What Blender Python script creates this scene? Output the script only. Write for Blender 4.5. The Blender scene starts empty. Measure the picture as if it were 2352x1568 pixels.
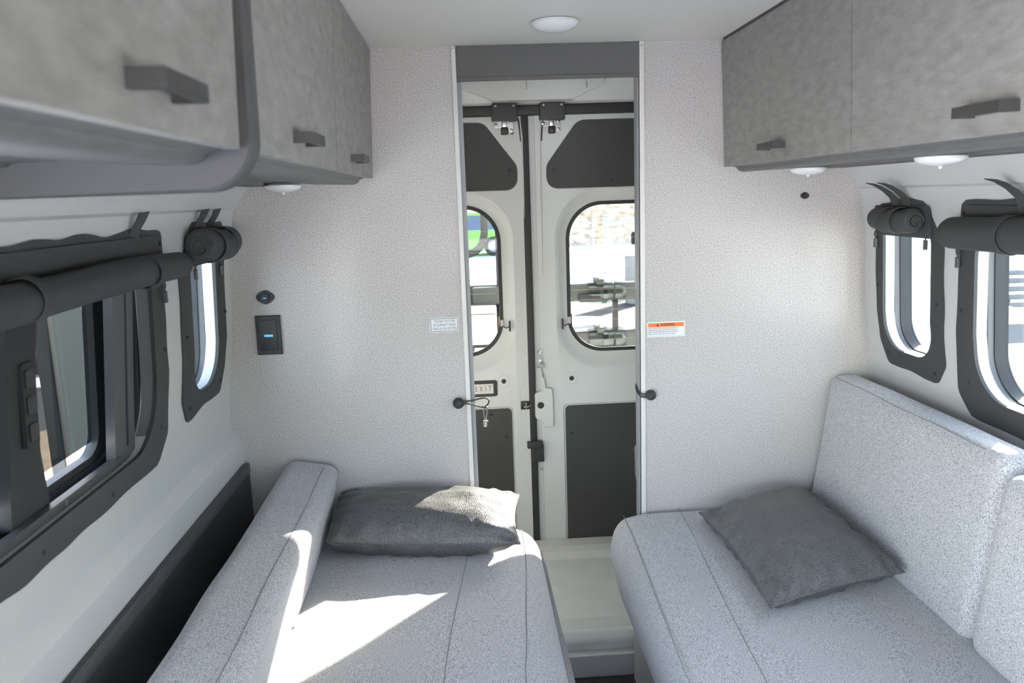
import bpy, bmesh, math, random
from mathutils import Vector, Matrix, noise

PI = math.pi
scene = bpy.context.scene
COL = scene.collection
random.seed(7)

# ------------------------------------------------------------------ camera
F_PX = 1860.0
pitch = math.atan(333 / F_PX); yaw = math.atan(100 / math.hypot(F_PX, 333)); roll = math.atan(.034)
fwd = Vector((math.sin(yaw) * math.cos(pitch), math.cos(yaw) * math.cos(pitch), -math.sin(pitch)))
r0 = Vector((math.cos(yaw), -math.sin(yaw), 0)); u0 = r0.cross(fwd)
rt = r0 * math.cos(roll) - u0 * math.sin(roll); up = u0 * math.cos(roll) + r0 * math.sin(roll)
cd = bpy.data.cameras.new('camera'); cam = bpy.data.objects.new('camera', cd); COL.objects.link(cam)
cd.sensor_width = 36; cd.lens = 36 * F_PX / 2352; cd.clip_start = .02; cd.clip_end = 400
cam.matrix_world = Matrix(((rt.x, up.x, -fwd.x, 0), (rt.y, up.y, -fwd.y, 0), (rt.z, up.z, -fwd.z, 1.5), (0, 0, 0, 1)))
cd.dof.use_dof = True; cd.dof.focus_distance = 2.4; cd.dof.aperture_fstop = 6.3
scene.camera = cam

# ------------------------------------------------------------------ light
EXPOSURE = 1.88
SUN_EL = math.radians(21.5); SUN_H = Vector((.634, .774))
SUN_STRENGTH = 36.0
SKY_STRENGTH = .8
w = bpy.data.worlds.new('world'); scene.world = w; w.use_nodes = True
wn = w.node_tree.nodes; wl = w.node_tree.links
bg = wn['Background']; sky = wn.new('ShaderNodeTexSky'); sky.sky_type = 'NISHITA'
sky.sun_disc = False; sky.sun_elevation = SUN_EL; sky.sun_rotation = math.atan2(SUN_H.x, SUN_H.y)
sky.altitude = 300; sky.air_density = 1.0; sky.dust_density = 2.0; sky.ozone_density = 1.0
hs = wn.new('ShaderNodeHueSaturation'); hs.inputs['Saturation'].default_value = .62
wl.new(sky.outputs[0], hs.inputs['Color']); wl.new(hs.outputs[0], bg.inputs[0]); bg.inputs[1].default_value = SKY_STRENGTH
sl = bpy.data.lights.new('sun', 'SUN'); sl.energy = SUN_STRENGTH; sl.angle = math.radians(.6); sl.color = (1, .89, .77)
so = bpy.data.objects.new('sun', sl); COL.objects.link(so)
sdir = Vector((SUN_H.x * math.cos(SUN_EL), SUN_H.y * math.cos(SUN_EL), math.sin(SUN_EL)))
so.rotation_euler = sdir.to_track_quat('Z', 'Y').to_euler(); so.location = (6, 8, 6)
vs = scene.view_settings
vs.view_transform = 'Standard'; vs.look = 'None'; vs.gamma = 1.0; vs.use_curve_mapping = False; vs.exposure = EXPOSURE

# ------------------------------------------------------------------ materials
def bsdf_mat(name, col, rough=.6, metal=0, spec=.5, coat=0, coat_rough=.1, sheen=0):
    m = bpy.data.materials.new(name); m.use_nodes = True
    b = m.node_tree.nodes['Principled BSDF']
    b.inputs['Base Color'].default_value = (*col, 1); b.inputs['Roughness'].default_value = rough
    b.inputs['Metallic'].default_value = metal; b.inputs['Specular IOR Level'].default_value = spec
    b.inputs['Coat Weight'].default_value = coat; b.inputs['Coat Roughness'].default_value = coat_rough
    b.inputs['Sheen Weight'].default_value = sheen
    return m, m.node_tree.nodes, m.node_tree.links, b

def add_noise(m, scale, c0, c1, p0=.3, p1=.7, detail=3, stretch=(1, 1, 1), bump=0, dist=.001, rot=(0, 0, 0)):
    n = m.node_tree.nodes; l = m.node_tree.links; b = n['Principled BSDF']
    tc = n.new('ShaderNodeTexCoord'); mp = n.new('ShaderNodeMapping'); mp.inputs['Scale'].default_value = stretch
    mp.inputs['Rotation'].default_value = rot
    nz = n.new('ShaderNodeTexNoise'); nz.inputs['Scale'].default_value = scale; nz.inputs['Detail'].default_value = detail
    cr = n.new('ShaderNodeValToRGB'); cr.color_ramp.elements[0].position = p0; cr.color_ramp.elements[1].position = p1
    cr.color_ramp.elements[0].color = (*c0, 1); cr.color_ramp.elements[1].color = (*c1, 1)
    l.new(tc.outputs['Object'], mp.inputs[0]); l.new(mp.outputs[0], nz.inputs['Vector']); l.new(nz.outputs[0], cr.inputs[0])
    l.new(cr.outputs[0], b.inputs['Base Color'])
    if bump:
        bp = n.new('ShaderNodeBump'); bp.inputs['Strength'].default_value = bump; bp.inputs['Distance'].default_value = dist
        l.new(nz.outputs[0], bp.inputs['Height']); l.new(bp.outputs[0], b.inputs['Normal'])
    return nz, cr, mp

def mix_noise(m, scale, amount, stretch=(1, 1, 1), detail=3, lo=.8, hi=1.2):
    """multiply the base colour by a second, coarser noise"""
    n = m.node_tree.nodes; l = m.node_tree.links; b = n['Principled BSDF']
    src = b.inputs['Base Color'].links[0].from_socket
    tc = n.new('ShaderNodeTexCoord'); mp = n.new('ShaderNodeMapping'); mp.inputs['Scale'].default_value = stretch
    nz = n.new('ShaderNodeTexNoise'); nz.inputs['Scale'].default_value = scale; nz.inputs['Detail'].default_value = detail
    cr = n.new('ShaderNodeValToRGB'); cr.color_ramp.elements[0].position = .3; cr.color_ramp.elements[1].position = .7
    cr.color_ramp.elements[0].color = (lo, lo, lo, 1); cr.color_ramp.elements[1].color = (hi, hi, hi, 1)
    mx = n.new('ShaderNodeMix'); mx.data_type = 'RGBA'; mx.blend_type = 'MULTIPLY'; mx.inputs['Factor'].default_value = amount
    l.new(tc.outputs['Object'], mp.inputs[0]); l.new(mp.outputs[0], nz.inputs['Vector']); l.new(nz.outputs[0], cr.inputs[0])
    l.new(src, mx.inputs[6]); l.new(cr.outputs[0], mx.inputs[7]); l.new(mx.outputs[2], b.inputs['Base Color'])

M = {}
def simple(key, col, rough=.6, **k):
    m = bsdf_mat(key, col, rough, **k)[0]; M[key] = m; return m

simple('white_plastic', (.62, .63, .62), .38, coat=.25, coat_rough=.18)
add_noise(M['white_plastic'], 500, (.53, .53, .525), (.56, .56, .555), bump=.05, dist=.0005)
simple('ceiling', (.74, .73, .71), .55); add_noise(M['ceiling'], 300, (.73, .71, .68), (.76, .74, .71), bump=.05, dist=.0004)
simple('paint', (.67, .695, .69), .42, coat=.15, coat_rough=.2)
simple('header_white', (.66, .68, .68), .4, coat=.2)
simple('alu_trim', (.66, .65, .62), .35, coat=.3)
simple('jamb_grey', (.27, .28, .29), .4)
simple('black_plastic', (.026, .027, .028), .42)
simple('soft_black', (.05, .052, .053), .75)
add_noise(M['soft_black'], 900, (.044, .045, .046), (.058, .06, .061), bump=.15, dist=.0005)
simple('frame_black', (.04, .042, .044), .6, spec=.2)
simple('frame_grey', (.075, .078, .082), .45)
simple('reveal_grey', (.16, .17, .185), .5)
simple('rubber', (.035, .036, .037), .6)
simple('dark_panel', (.036, .038, .039), .55)
add_noise(M['dark_panel'], 700, (.046, .047, .048), (.062, .063, .064), bump=.2, dist=.0004)
simple('side_panel', (.05, .053, .053), .5)
simple('chrome', (.75, .75, .74), .16, metal=1)
simple('steel', (.45, .46, .47), .3, metal=1)
simple('handle_metal', (.042, .041, .040), .45)
simple('light_lens', (.78, .79, .80), .25, coat=.3)
simple('light_base', (.70, .70, .70), .4)
simple('sticker_white', (.74, .78, .76), .4)
simple('exit_white', (.72, .76, .70), .4)
simple('orange', (.9, .19, .03), .4)
simple('ink_blue', (.07, .075, .18), .5)
simple('ink_black', (.03, .02, .02), .5)
simple('ink_red', (.45, .02, .04), .5)
simple('glow_blue', (.05, .3, .7), .4)
bb = M['glow_blue'].node_tree.nodes['Principled BSDF']; bb.inputs['Emission Color'].default_value = (.1, .5, 1, 1); bb.inputs['Emission Strength'].default_value = .25
simple('seam', (.19, .19, .2), .9)
simple('tray', (.56, .60, .57), .4, coat=.2); add_noise(M['tray'], 14, (.74, .77, .75), (.68, .72, .69), bump=.04, dist=.001, detail=6)
simple('floor', (.045, .05, .05), .5); add_noise(M['floor'], 40, (.05, .045, .04), (.08, .075, .07))
simple('plywood', (.55, .55, .56), .5)
simple('copper_tab', (.62, .42, .28), .5)
simple('seal', (.03, .031, .032), .5)

# heathered sofa cloth
m = simple('sofa_cloth', (.3, .3, .31), .95, spec=.15, sheen=.25)
nz, cr, mp = add_noise(m, 480, (.155, .154, .160), (.58, .572, .580), p0=.34, p1=.60, detail=4, bump=.5, dist=.0009)
mix_noise(m, 1100, .6, (1, 1, 1), 2, .72, 1.25)
# speckled wall board
m = simple('wall_board', (.6, .58, .58), .5, coat=.1)
nz, cr, mp = add_noise(m, 330, (.35, .328, .316), (.66, .63, .61), p0=.36, p1=.72, detail=2, bump=.06, dist=.0004)
mix_noise(m, 700, .6, (1, 1, 1), 2, .88, 1.14)
# cabinet laminate with woven streaks
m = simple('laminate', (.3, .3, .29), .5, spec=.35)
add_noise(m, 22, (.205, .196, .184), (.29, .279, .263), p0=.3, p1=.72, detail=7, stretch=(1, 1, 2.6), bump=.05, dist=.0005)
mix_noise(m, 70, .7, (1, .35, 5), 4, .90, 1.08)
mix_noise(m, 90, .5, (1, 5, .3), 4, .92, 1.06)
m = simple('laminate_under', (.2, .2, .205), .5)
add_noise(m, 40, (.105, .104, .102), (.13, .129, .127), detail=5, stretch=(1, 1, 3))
m = simple('divider_cloth', (.058, .057, .058), .7)
m = simple('shade_cloth', (.1, .1, .1), .8)
add_noise(m, 500, (.105, .103, .10), (.145, .142, .137), detail=3, bump=.1, dist=.0004)
# pebbled dark leather
m = simple('leather', (.085, .083, .083), .38, spec=.8, metal=.2)
n = m.node_tree.nodes; l = m.node_tree.links; b = n['Principled BSDF']
tc = n.new('ShaderNodeTexCoord'); vo = n.new('ShaderNodeTexVoronoi'); vo.inputs['Scale'].default_value = 260
vo.feature = 'DISTANCE_TO_EDGE'
l.new(tc.outputs['Object'], vo.inputs['Vector'])
mr = n.new('ShaderNodeMapRange'); mr.inputs['From Max'].default_value = .22; l.new(vo.outputs['Distance'], mr.inputs['Value'])
cr = n.new('ShaderNodeValToRGB'); cr.color_ramp.elements[0].color = (.05, .05, .05, 1); cr.color_ramp.elements[1].color = (.165, .163, .164, 1)
l.new(mr.outputs[0], cr.inputs[0]); l.new(cr.outputs[0], b.inputs['Base Color'])
bp = n.new('ShaderNodeBump'); bp.inputs['Strength'].default_value = .45; bp.inputs['Distance'].default_value = .0012
l.new(mr.outputs[0], bp.inputs['Height']); l.new(bp.outputs[0], b.inputs['Normal'])

def thin_glass(name, tint, refl=.08, rough=.0):
    m = bpy.data.materials.new(name); m.use_nodes = True; n = m.node_tree.nodes; l = m.node_tree.links
    n.clear(); o = n.new('ShaderNodeOutputMaterial'); t = n.new('ShaderNodeBsdfTransparent'); g = n.new('ShaderNodeBsdfGlossy')
    mx = n.new('ShaderNodeMixShader'); t.inputs[0].default_value = (*tint, 1); g.inputs['Roughness'].default_value = rough
    g.inputs[0].default_value = (1, 1, 1, 1); mx.inputs[0].default_value = refl
    l.new(t.outputs[0], mx.inputs[1]); l.new(g.outputs[0], mx.inputs[2]); l.new(mx.outputs[0], o.inputs[0]); M[name] = m
thin_glass('glass_dimmed', (.50, .515, .51), .012)  # dark tint added so the bright outside exposes with the interior
thin_glass('glass_tinted', (.76, .80, .81), .05)
thin_glass('glass_dark', (.26, .28, .285), .06)
thin_glass('clear_plastic', (.66, .71, .71), .05, .15)

# outside
simple('asphalt', (.2, .21, .23), .85); add_noise(M['asphalt'], 3, (.028, .030, .036), (.046, .050, .058), detail=8)
simple('snow', (.86, .88, .92), .7); add_noise(M['snow'], 1.5, (.8, .82, .87), (.9, .91, .94), detail=6, bump=.4, dist=.05)
simple('dry_grass', (.3, .24, .16), .9)
add_noise(M['dry_grass'], 2.2, (.11, .075, .045), (.42, .36, .28), p0=.36, p1=.6, detail=9, stretch=(1.6, 1, .5))
simple('galvanised', (.35, .38, .42), .45, metal=.4)
simple('green_paint', (.13, .55, .04), .35, coat=.5)
simple('car_white', (.62, .70, .76), .3, coat=.5)
simple('car_glass', (.05, .09, .16), .1, coat=.5)
simple('car_dark', (.03, .035, .045), .5)
simple('tyre', (.02, .02, .022), .8)
simple('rack_black', (.018, .02, .021), .45)
simple('rack_grey', (.05, .056, .052), .5)
simple('bright_box', (.85, .86, .86), .4)
simple('concrete', (.38, .38, .37), .85)
simple('slat_light', (.45, .40, .33), .6)
simple('slat_dark', (.05, .052, .055), .7)
simple('sand', (.30, .22, .15), .9); add_noise(M['sand'], 4, (.24, .17, .11), (.34, .26, .18), detail=7)
simple('ribbed_metal', (.15, .168, .175), .4, metal=.3)

# ------------------------------------------------------------------ mesh helpers
def unit(v):
    l = math.sqrt(sum(c * c for c in v)) or 1; return [c / l for c in v]

def roundpoly(pts, rad, seg=8):
    """closed 2-D polygon with filleted corners; rad a number or one per corner"""
    out = []; n = len(pts)
    for i, p in enumerate(pts):
        r = rad[i] if isinstance(rad, (list, tuple)) else rad
        a = pts[i - 1]; c = pts[(i + 1) % n]
        if r <= 0: out.append(tuple(p)); continue
        u = unit((a[0] - p[0], a[1] - p[1])); v = unit((c[0] - p[0], c[1] - p[1]))
        cs = max(-1, min(1, u[0] * v[0] + u[1] * v[1])); th = math.acos(cs)
        d = min(r / math.tan(th / 2), .49 * math.dist(a, p), .49 * math.dist(c, p)); rr = d * math.tan(th / 2)
        bis = unit((u[0] + v[0], u[1] + v[1])); h = rr / math.sin(th / 2)
        cx, cy = p[0] + bis[0] * h, p[1] + bis[1] * h
        a0 = math.atan2(p[1] + u[1] * d - cy, p[0] + u[0] * d - cx); a1 = math.atan2(p[1] + v[1] * d - cy, p[0] + v[0] * d - cx)
        da = (a1 - a0 + PI) % (2 * PI) - PI
        for k in range(seg + 1): t = a0 + da * k / seg; out.append((cx + rr * math.cos(t), cy + rr * math.sin(t)))
    return out

def rrect(a0, a1, b0, b1, r, seg=8):
    return roundpoly([(a0, b0), (a1, b0), (a1, b1), (a0, b1)], r, seg)

PX = lambda a, b, d: (d, a, b)     # polygon lives in Y,Z
PY = lambda a, b, d: (a, d, b)     # polygon lives in X,Z
PZ = lambda a, b, d: (a, b, d)     # polygon lives in X,Y

class MB:
    def __init__(s): s.v = []; s.f = []
    def add(s, v, f):
        o = len(s.v); s.v += [tuple(p) for p in v]; s.f += [tuple(i + o for i in q) for q in f]; return s
    def loft(s, loops, cap0=True, cap1=True, closed=False):
        n = len(loops[0]); v = [p for lp in loops for p in lp]; f = []
        m = len(loops)
        for k in range(m if closed else m - 1):
            k2 = (k + 1) % m
            for i in range(n): j = (i + 1) % n; f.append((k * n + i, k * n + j, k2 * n + j, k2 * n + i))
        if not closed:
            if cap0: f.append(tuple(range(n - 1, -1, -1)))
            if cap1: f.append(tuple(range((m - 1) * n, m * n)))
        return s.add(v, f)
    def prism(s, pts, mp, d0, d1, bev=0):
        if bev:
            cx = sum(p[0] for p in pts) / len(pts); cy = sum(p[1] for p in pts) / len(pts)
            def sh(p):
                q = math.dist(p, (cx, cy)) or 1; k = 1 - bev / q; return (cx + (p[0] - cx) * k, cy + (p[1] - cy) * k)
            sg = 1 if d1 > d0 else -1
            return s.loft([[mp(*sh(p), d0) for p in pts], [mp(*p, d0 + sg * bev) for p in pts], [mp(*p, d1 - sg * bev) for p in pts], [mp(*sh(p), d1) for p in pts]])
        return s.loft([[mp(*p, d0) for p in pts], [mp(*p, d1) for p in pts]])
    def ring(s, outer, inner, mp, d0, d1):
        return s.loft([[mp(*p, d0) for p in outer], [mp(*p, d1) for p in outer], [mp(*p, d1) for p in inner], [mp(*p, d0) for p in inner]], closed=True)
    def box(s, x0, x1, y0, y1, z0, z1, r=0, seg=2, fn=None, n=1):
        lo = (min(x0, x1), min(y0, y1), min(z0, z1)); hi = (max(x0, x1), max(y0, y1), max(z0, z1))
        ax = []
        nn = n if isinstance(n, (tuple, list)) else (n, n, n)
        for k in range(3):
            a, b = lo[k], hi[k]; rr = min(r, (b - a) / 2 - 1e-5)
            c = [a]
            if rr > 0:
                c += [a + rr * (1 - math.cos(PI / 2 * i / seg)) if False else a + rr * i / seg for i in range(1, seg + 1)]
                c += [a + rr + (b - a - 2 * rr) * i / nn[k] for i in range(1, nn[k])]
                c += [b - rr + rr * i / seg for i in range(0, seg + 1)]
            else: c += [a + (b - a) * i / nn[k] for i in range(1, nn[k] + 1)]
            ax.append(c)
        idx = {}; v = []; f = []
        def P(i, j, k):
            key = (i, j, k)
            if key not in idx:
                p = [ax[0][i], ax[1][j], ax[2][k]]
                if r > 0:
                    q = []
                    for t in range(3):
                        rr = min(r, (hi[t] - lo[t]) / 2 - 1e-5); q.append(min(max(p[t], lo[t] + rr), hi[t] - rr))
                    d = [p[t] - q[t] for t in range(3)]
                    # warp square corner offsets on to a sphere
                    mxd = max(abs(c) for c in d); L = math.sqrt(sum(c * c for c in d))
                    if L > 1e-9: p = [q[t] + d[t] / L * mxd for t in range(3)]
                if fn: p = fn(p)
                idx[key] = len(v); v.append(tuple(p))
            return idx[key]
        A, B, Cc = len(ax[0]) - 1, len(ax[1]) - 1, len(ax[2]) - 1
        for i in range(A):
            for j in range(B):
                f.append((P(i, j, 0), P(i, j + 1, 0), P(i + 1, j + 1, 0), P(i + 1, j, 0)))
                f.append((P(i, j, Cc), P(i + 1, j, Cc), P(i + 1, j + 1, Cc), P(i, j + 1, Cc)))
        for i in range(A):
            for k in range(Cc):
                f.append((P(i, 0, k), P(i + 1, 0, k), P(i + 1, 0, k + 1), P(i, 0, k + 1)))
                f.append((P(i, B, k), P(i, B, k + 1), P(i + 1, B, k + 1), P(i + 1, B, k)))
        for j in range(B):
            for k in range(Cc):
                f.append((P(0, j, k), P(0, j, k + 1), P(0, j + 1, k + 1), P(0, j + 1, k)))
                f.append((P(A, j, k), P(A, j + 1, k), P(A, j + 1, k + 1), P(A, j, k + 1)))
        return s.add(v, f)
    def tube(s, path, r, n=10, closed=False, flat=None):
        P = [Vector(p) for p in path]; loops = []; m = len(P)
        prev = None
        for i, p in enumerate(P):
            a = P[i - 1] if (i > 0 or closed) else P[i]; c = P[(i + 1) % m] if (i < m - 1 or closed) else P[i]
            t = (c - a).normalized()
            if prev is None:
                ref = Vector((0, 0, 1)) if abs(t.z) < .9 else Vector((1, 0, 0)); u = t.cross(ref).normalized()
            else: u = (prev - t * prev.dot(t)).normalized()
            prev = u; w_ = t.cross(u)
            rr = r[i] if isinstance(r, (list, tuple)) else r
            loops.append([tuple(p + u * math.cos(2 * PI * k / n) * rr + w_ * math.sin(2 * PI * k / n) * rr * (flat or 1)) for k in range(n)])
        return s.loft(loops, closed=closed)
    def lathe(s, prof, origin, axis, n=24):
        """prof: (radius, distance along axis)"""
        ax = Vector(axis).normalized(); ref = Vector((0, 0, 1)) if abs(ax.z) < .9 else Vector((1, 0, 0))
        u = ax.cross(ref).normalized(); w_ = ax.cross(u); o = Vector(origin); loops = []
        for r, h in prof:
            r = max(r, 1e-5)
            loops.append([tuple(o + ax * h + u * math.cos(2 * PI * k / n) * r + w_ * math.sin(2 * PI * k / n) * r) for k in range(n)])
        return s.loft(loops)
    def strip(s, path, width_dir, wd, th_dir, th):
        """flat ribbon following a path"""
        wv = Vector(width_dir).normalized() * wd / 2; loops = []
        for i, p in enumerate(path):
            p = Vector(p); a = Vector(path[max(i - 1, 0)]); c = Vector(path[min(i + 1, len(path) - 1)])
            t = (c - a).normalized(); nrm = t.cross(wv.normalized()).normalized() * th / 2
            loops.append([tuple(p - wv - nrm), tuple(p + wv - nrm), tuple(p + wv + nrm), tuple(p - wv + nrm)])
        return s.loft(loops)
    def build(s, name, mat, parent=None, smooth=True, angle=38):
        me = bpy.data.meshes.new(name); me.from_pydata(s.v, [], s.f)
        bm = bmesh.new(); bm.from_mesh(me); bmesh.ops.recalc_face_normals(bm, faces=bm.faces); bm.to_mesh(me); bm.free()
        return finish(name, me, mat, parent, smooth, angle)

def finish(name, me, mat, parent=None, smooth=True, angle=38):
    me.materials.clear(); me.materials.append(M[mat])
    if smooth:
        me.polygons.foreach_set('use_smooth', [True] * len(me.polygons)); me.set_sharp_from_angle(angle=math.radians(angle))
    me.update(); o = bpy.data.objects.new(name, me); COL.objects.link(o)
    if parent: o.parent = parent; o.matrix_parent_inverse = Matrix.Translation(-parent.location) if parent.type == 'EMPTY' or True else Matrix()
    return o

def empty(name, loc):
    o = bpy.data.objects.new(name, None); o.empty_display_size = .05; o.location = loc; COL.objects.link(o); return o
def tag(o, label=None, cat=None, group=None, kind=None):
    if label: o['label'] = label
    if cat: o['category'] = cat
    if group: o['group'] = group
    if kind: o['kind'] = kind
    return o
def thing(name, loc, label, cat, group=None): return tag(empty(name, loc), label, cat, group)
def struct(o): o['kind'] = 'structure'; return o

def boolean(o, cutters):
    """cut MB solids out of mesh object o"""
    for c in cutters:
        me = bpy.data.meshes.new('c'); me.from_pydata(c.v, [], c.f)
        bm = bmesh.new(); bm.from_mesh(me); bmesh.ops.recalc_face_normals(bm, faces=bm.faces); bm.to_mesh(me); bm.free()
        co = bpy.data.objects.new('c', me); COL.objects.link(co)
        md = o.modifiers.new('b', 'BOOLEAN'); md.operation = 'DIFFERENCE'; md.solver = 'EXACT'; md.object = co
        bpy.context.view_layer.update(); dg = bpy.context.evaluated_depsgraph_get()
        nm = bpy.data.meshes.new_from_object(o.evaluated_get(dg)); o.modifiers.clear(); old = o.data; o.data = nm
        bpy.data.objects.remove(co); bpy.data.meshes.remove(me); bpy.data.meshes.remove(old)
    nm = o.data; nm.polygons.foreach_set('use_smooth', [True] * len(nm.polygons)); nm.set_sharp_from_angle(angle=math.radians(30)); nm.update()

def text(name, s, size, loc, mat, parent, align='CENTER', sx=1.0, bold=0, nrm='Y'):
    cu = bpy.data.curves.new(name, 'FONT'); cu.body = s; cu.size = size; cu.align_x = align; cu.align_y = 'CENTER'
    cu.extrude = .0002; cu.offset = bold; cu.resolution_u = 3
    t = bpy.data.objects.new(name, cu); COL.objects.link(t); bpy.context.view_layer.update()
    dg = bpy.context.evaluated_depsgraph_get(); me = bpy.data.meshes.new_from_object(t.evaluated_get(dg))
    bpy.data.objects.remove(t)
    for v in me.vertices: x, y, z = v.co; v.co = (loc[0] + x * sx, loc[1] - z, loc[2] + y)
    return finish(name, me, mat, parent, False)

# ------------------------------------------------------------------ van shell
CX = .25                      # centre line of the van
PROF = [(-.02, .925), (.80, .918), (.832, .922), (.845, .933), (.862, .948), (.95, .944), (1.15, .917), (1.35, .908), (1.47, .888),
        (1.488, .884), (1.494, .874), (1.52, .862), (1.56, .83), (1.62, .80), (1.95, .77)]
def prof(z):
    for (a, p), (b, q) in zip(PROF, PROF[1:]):
        if a <= z <= b: return p + (q - p) * (z - a) / (b - a)
    return PROF[0][1] if z < PROF[0][0] else PROF[-1][1]
WT = .03
Y_FRONT, Y_PART, Y_REAR = -1.25, 2.30, 3.12

# window openings: (y0, y1, z0, z1, radius)
WINS = {('L', 'small'): (1.955, 2.155, 1.045, 1.425, .075), ('R', 'small'): (1.955, 2.195, 1.045, 1.425, .075),
        ('L', 'big'): (.86, 1.715, 1.0, 1.425, .10), ('R', 'big'): (.86, 1.785, 1.0, 1.425, .10)}

def side_map(sgn):            # (y, z, outward distance) -> xyz following the wall
    return lambda y, z, d: (CX + sgn * (prof(z) + d), y, z)

for side, sgn in (('left', -1), ('right', 1)):
    pts = [(CX + sgn * p, z) for z, p in PROF]; outer = [(CX + sgn * (p + WT), z) for z, p in reversed(PROF)]
    wall = MB().prism(pts + outer, PY, Y_FRONT, 3.2).build('wall_' + side, 'white_plastic')
    cuts = []
    for (sd, nm), (y0, y1, z0, z1, r) in WINS.items():
        if sd == side[0].upper():
            lp = rrect(y0, y1, z0, z1, r); mp = side_map(sgn)
            cuts.append(MB().loft([[mp(*p, -.06) for p in lp], [mp(*p, .12) for p in lp]]))
    if side == 'left':      # open sliding door, beside and behind the camera
        cuts.append(MB().box(-1.0, -.4, -.60, .72, .02, 1.53, r=.05, seg=3))
    boolean(wall, cuts); struct(wall)

struct(MB().box(-.75, 1.25, Y_FRONT, 2.42, 1.905, 1.95).build('ceiling', 'ceiling'))
struct(MB().box(-.75, 1.25, 2.40, 3.2, 1.935, 1.97).build('ceiling', 'header_white'))
struct(MB().box(-.9, 1.4, Y_FRONT, 3.2, -.06, 0).build('floor', 'floor'))

fw = MB().box(-.75, 1.25, Y_FRONT - .03, Y_FRONT, 0, 1.95).build('wall_front', 'white_plastic')
boolean(fw, [MB().box(-.35, .85, Y_FRONT - .1, Y_FRONT + .1, 1.02, 1.46, r=.05, seg=3)]); struct(fw)
for k_, (xa, xb) in enumerate(((1.04, 1.28), (-.78, -.52))):
    struct(MB().box(xa, xb, 3.157, 3.20, 0, 1.95).build('trim_%d' % (7 + k_), 'header_white'))

# rear partition with the doorway
pw = MB()
zz = [z for z, _ in PROF]
left = [(CX - prof(z) - .005, z) for z in zz if z > 0] ; right = [(CX + prof(z) + .005, z) for z in zz if z > 0]
pw.prism([(-.006, 0.0), (-.006, 1.91)] + [(p[0], min(p[1], 1.91)) for p in reversed(left)] + [(CX - .925, 0.0)], PY, Y_PART, Y_PART + .04)
pw.prism([(.497, 0.0), (.497, 1.91)] + [(p[0], min(p[1], 1.91)) for p in reversed(right)] + [(CX + .925, 0.0)], PY, Y_PART, Y_PART + .04)
pw.box(-.006, .497, Y_PART + .012, Y_PART + .04, 1.83, 1.91)
struct(pw.build('wall_rear', 'wall_board'))
# door posts: pale trim face with a grey jamb
def post(i, x0, x1, xj0, xj1):
    t = MB().box(x0, x1, Y_PART - .006, Y_PART + .012, .0, 1.905, r=.002).build('trim_%d' % i, 'alu_trim'); struct(t)
    j = MB().box(xj0, xj1, Y_PART + .008, Y_PART + .05, .0, 1.905, r=.001).build('jamb', 'jamb_grey', t)
    MB().lathe([(0, 0), (.004, 0), (.0035, -.0015), (0, -.002)], ((x0 + x1) / 2, Y_PART - .006, 1.895), (0, 1, 0), 12).build('screw', 'steel', t)
post(1, -.018, -.005, -.008, .008)
post(2, .497, .511, .492, .503)

# dark roller shade in the doorway head
t = thing('roller_shade', (.245, Y_PART, 1.81), 'dark grey cloth roller shade drawn up across the top of the doorway', 'roller shade')
MB().box(-.004, .4965, Y_PART - .002, Y_PART + .004, 1.822, 1.904).build('cloth', 'shade_cloth', t)
MB().box(-.004, .4965, Y_PART - .005, Y_PART + .006, 1.812, 1.823, r=.002).build('hem_bar', 'shade_cloth', t)

# moulded beam above the rear doors
bm_pts = [(3.02, 1.94), (3.02, 1.905), (3.035, 1.885), (3.05, 1.862), (3.06, 1.838), (3.09, 1.828), (3.2, 1.828), (3.2, 1.94)]
b = MB().prism(bm_pts, PX, -.75, 1.25).build('trim_3', 'header_white'); struct(b)
o_ = MB()
bp_ = roundpoly([(.0, 1.93), (.52, 1.93), (.52, 1.885), (.45, 1.858), (.41, 1.838), (.12, 1.838), (.08, 1.858), (.0, 1.885)], .015, 5)
o_.prism(bp_, PY, 3.00, 3.05); o_.build('trim_pad', 'header_white', b)
MB().box(-.10, .46, 2.93, 2.96, 1.905, 1.934, r=.003).build('roof_rib', 'alu_trim', b)
# two eye hooks
for i, (x, lab) in enumerate(((.236, 'small chrome screw eye under the shade, the left of the two above the rear doors'),
                              (.449, 'small chrome screw eye under the shade, the right of the two above the rear doors'))):
    t = thing('screw_eye', (x, 2.94, 1.905), lab, 'hook', 'screw eyes above the rear doors')
    MB().tube([(x, 2.94, 1.908), (x, 2.94, 1.888)], .002, 8).build('shank', 'chrome', t)
    MB().tube([(x, 2.94 + .009 * math.cos(a), 1.879 + .010 * math.sin(a)) for a in [2 * PI * k / 20 for k in range(20)]], .0022, 8, closed=True).build('eye', 'chrome', t)

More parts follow.
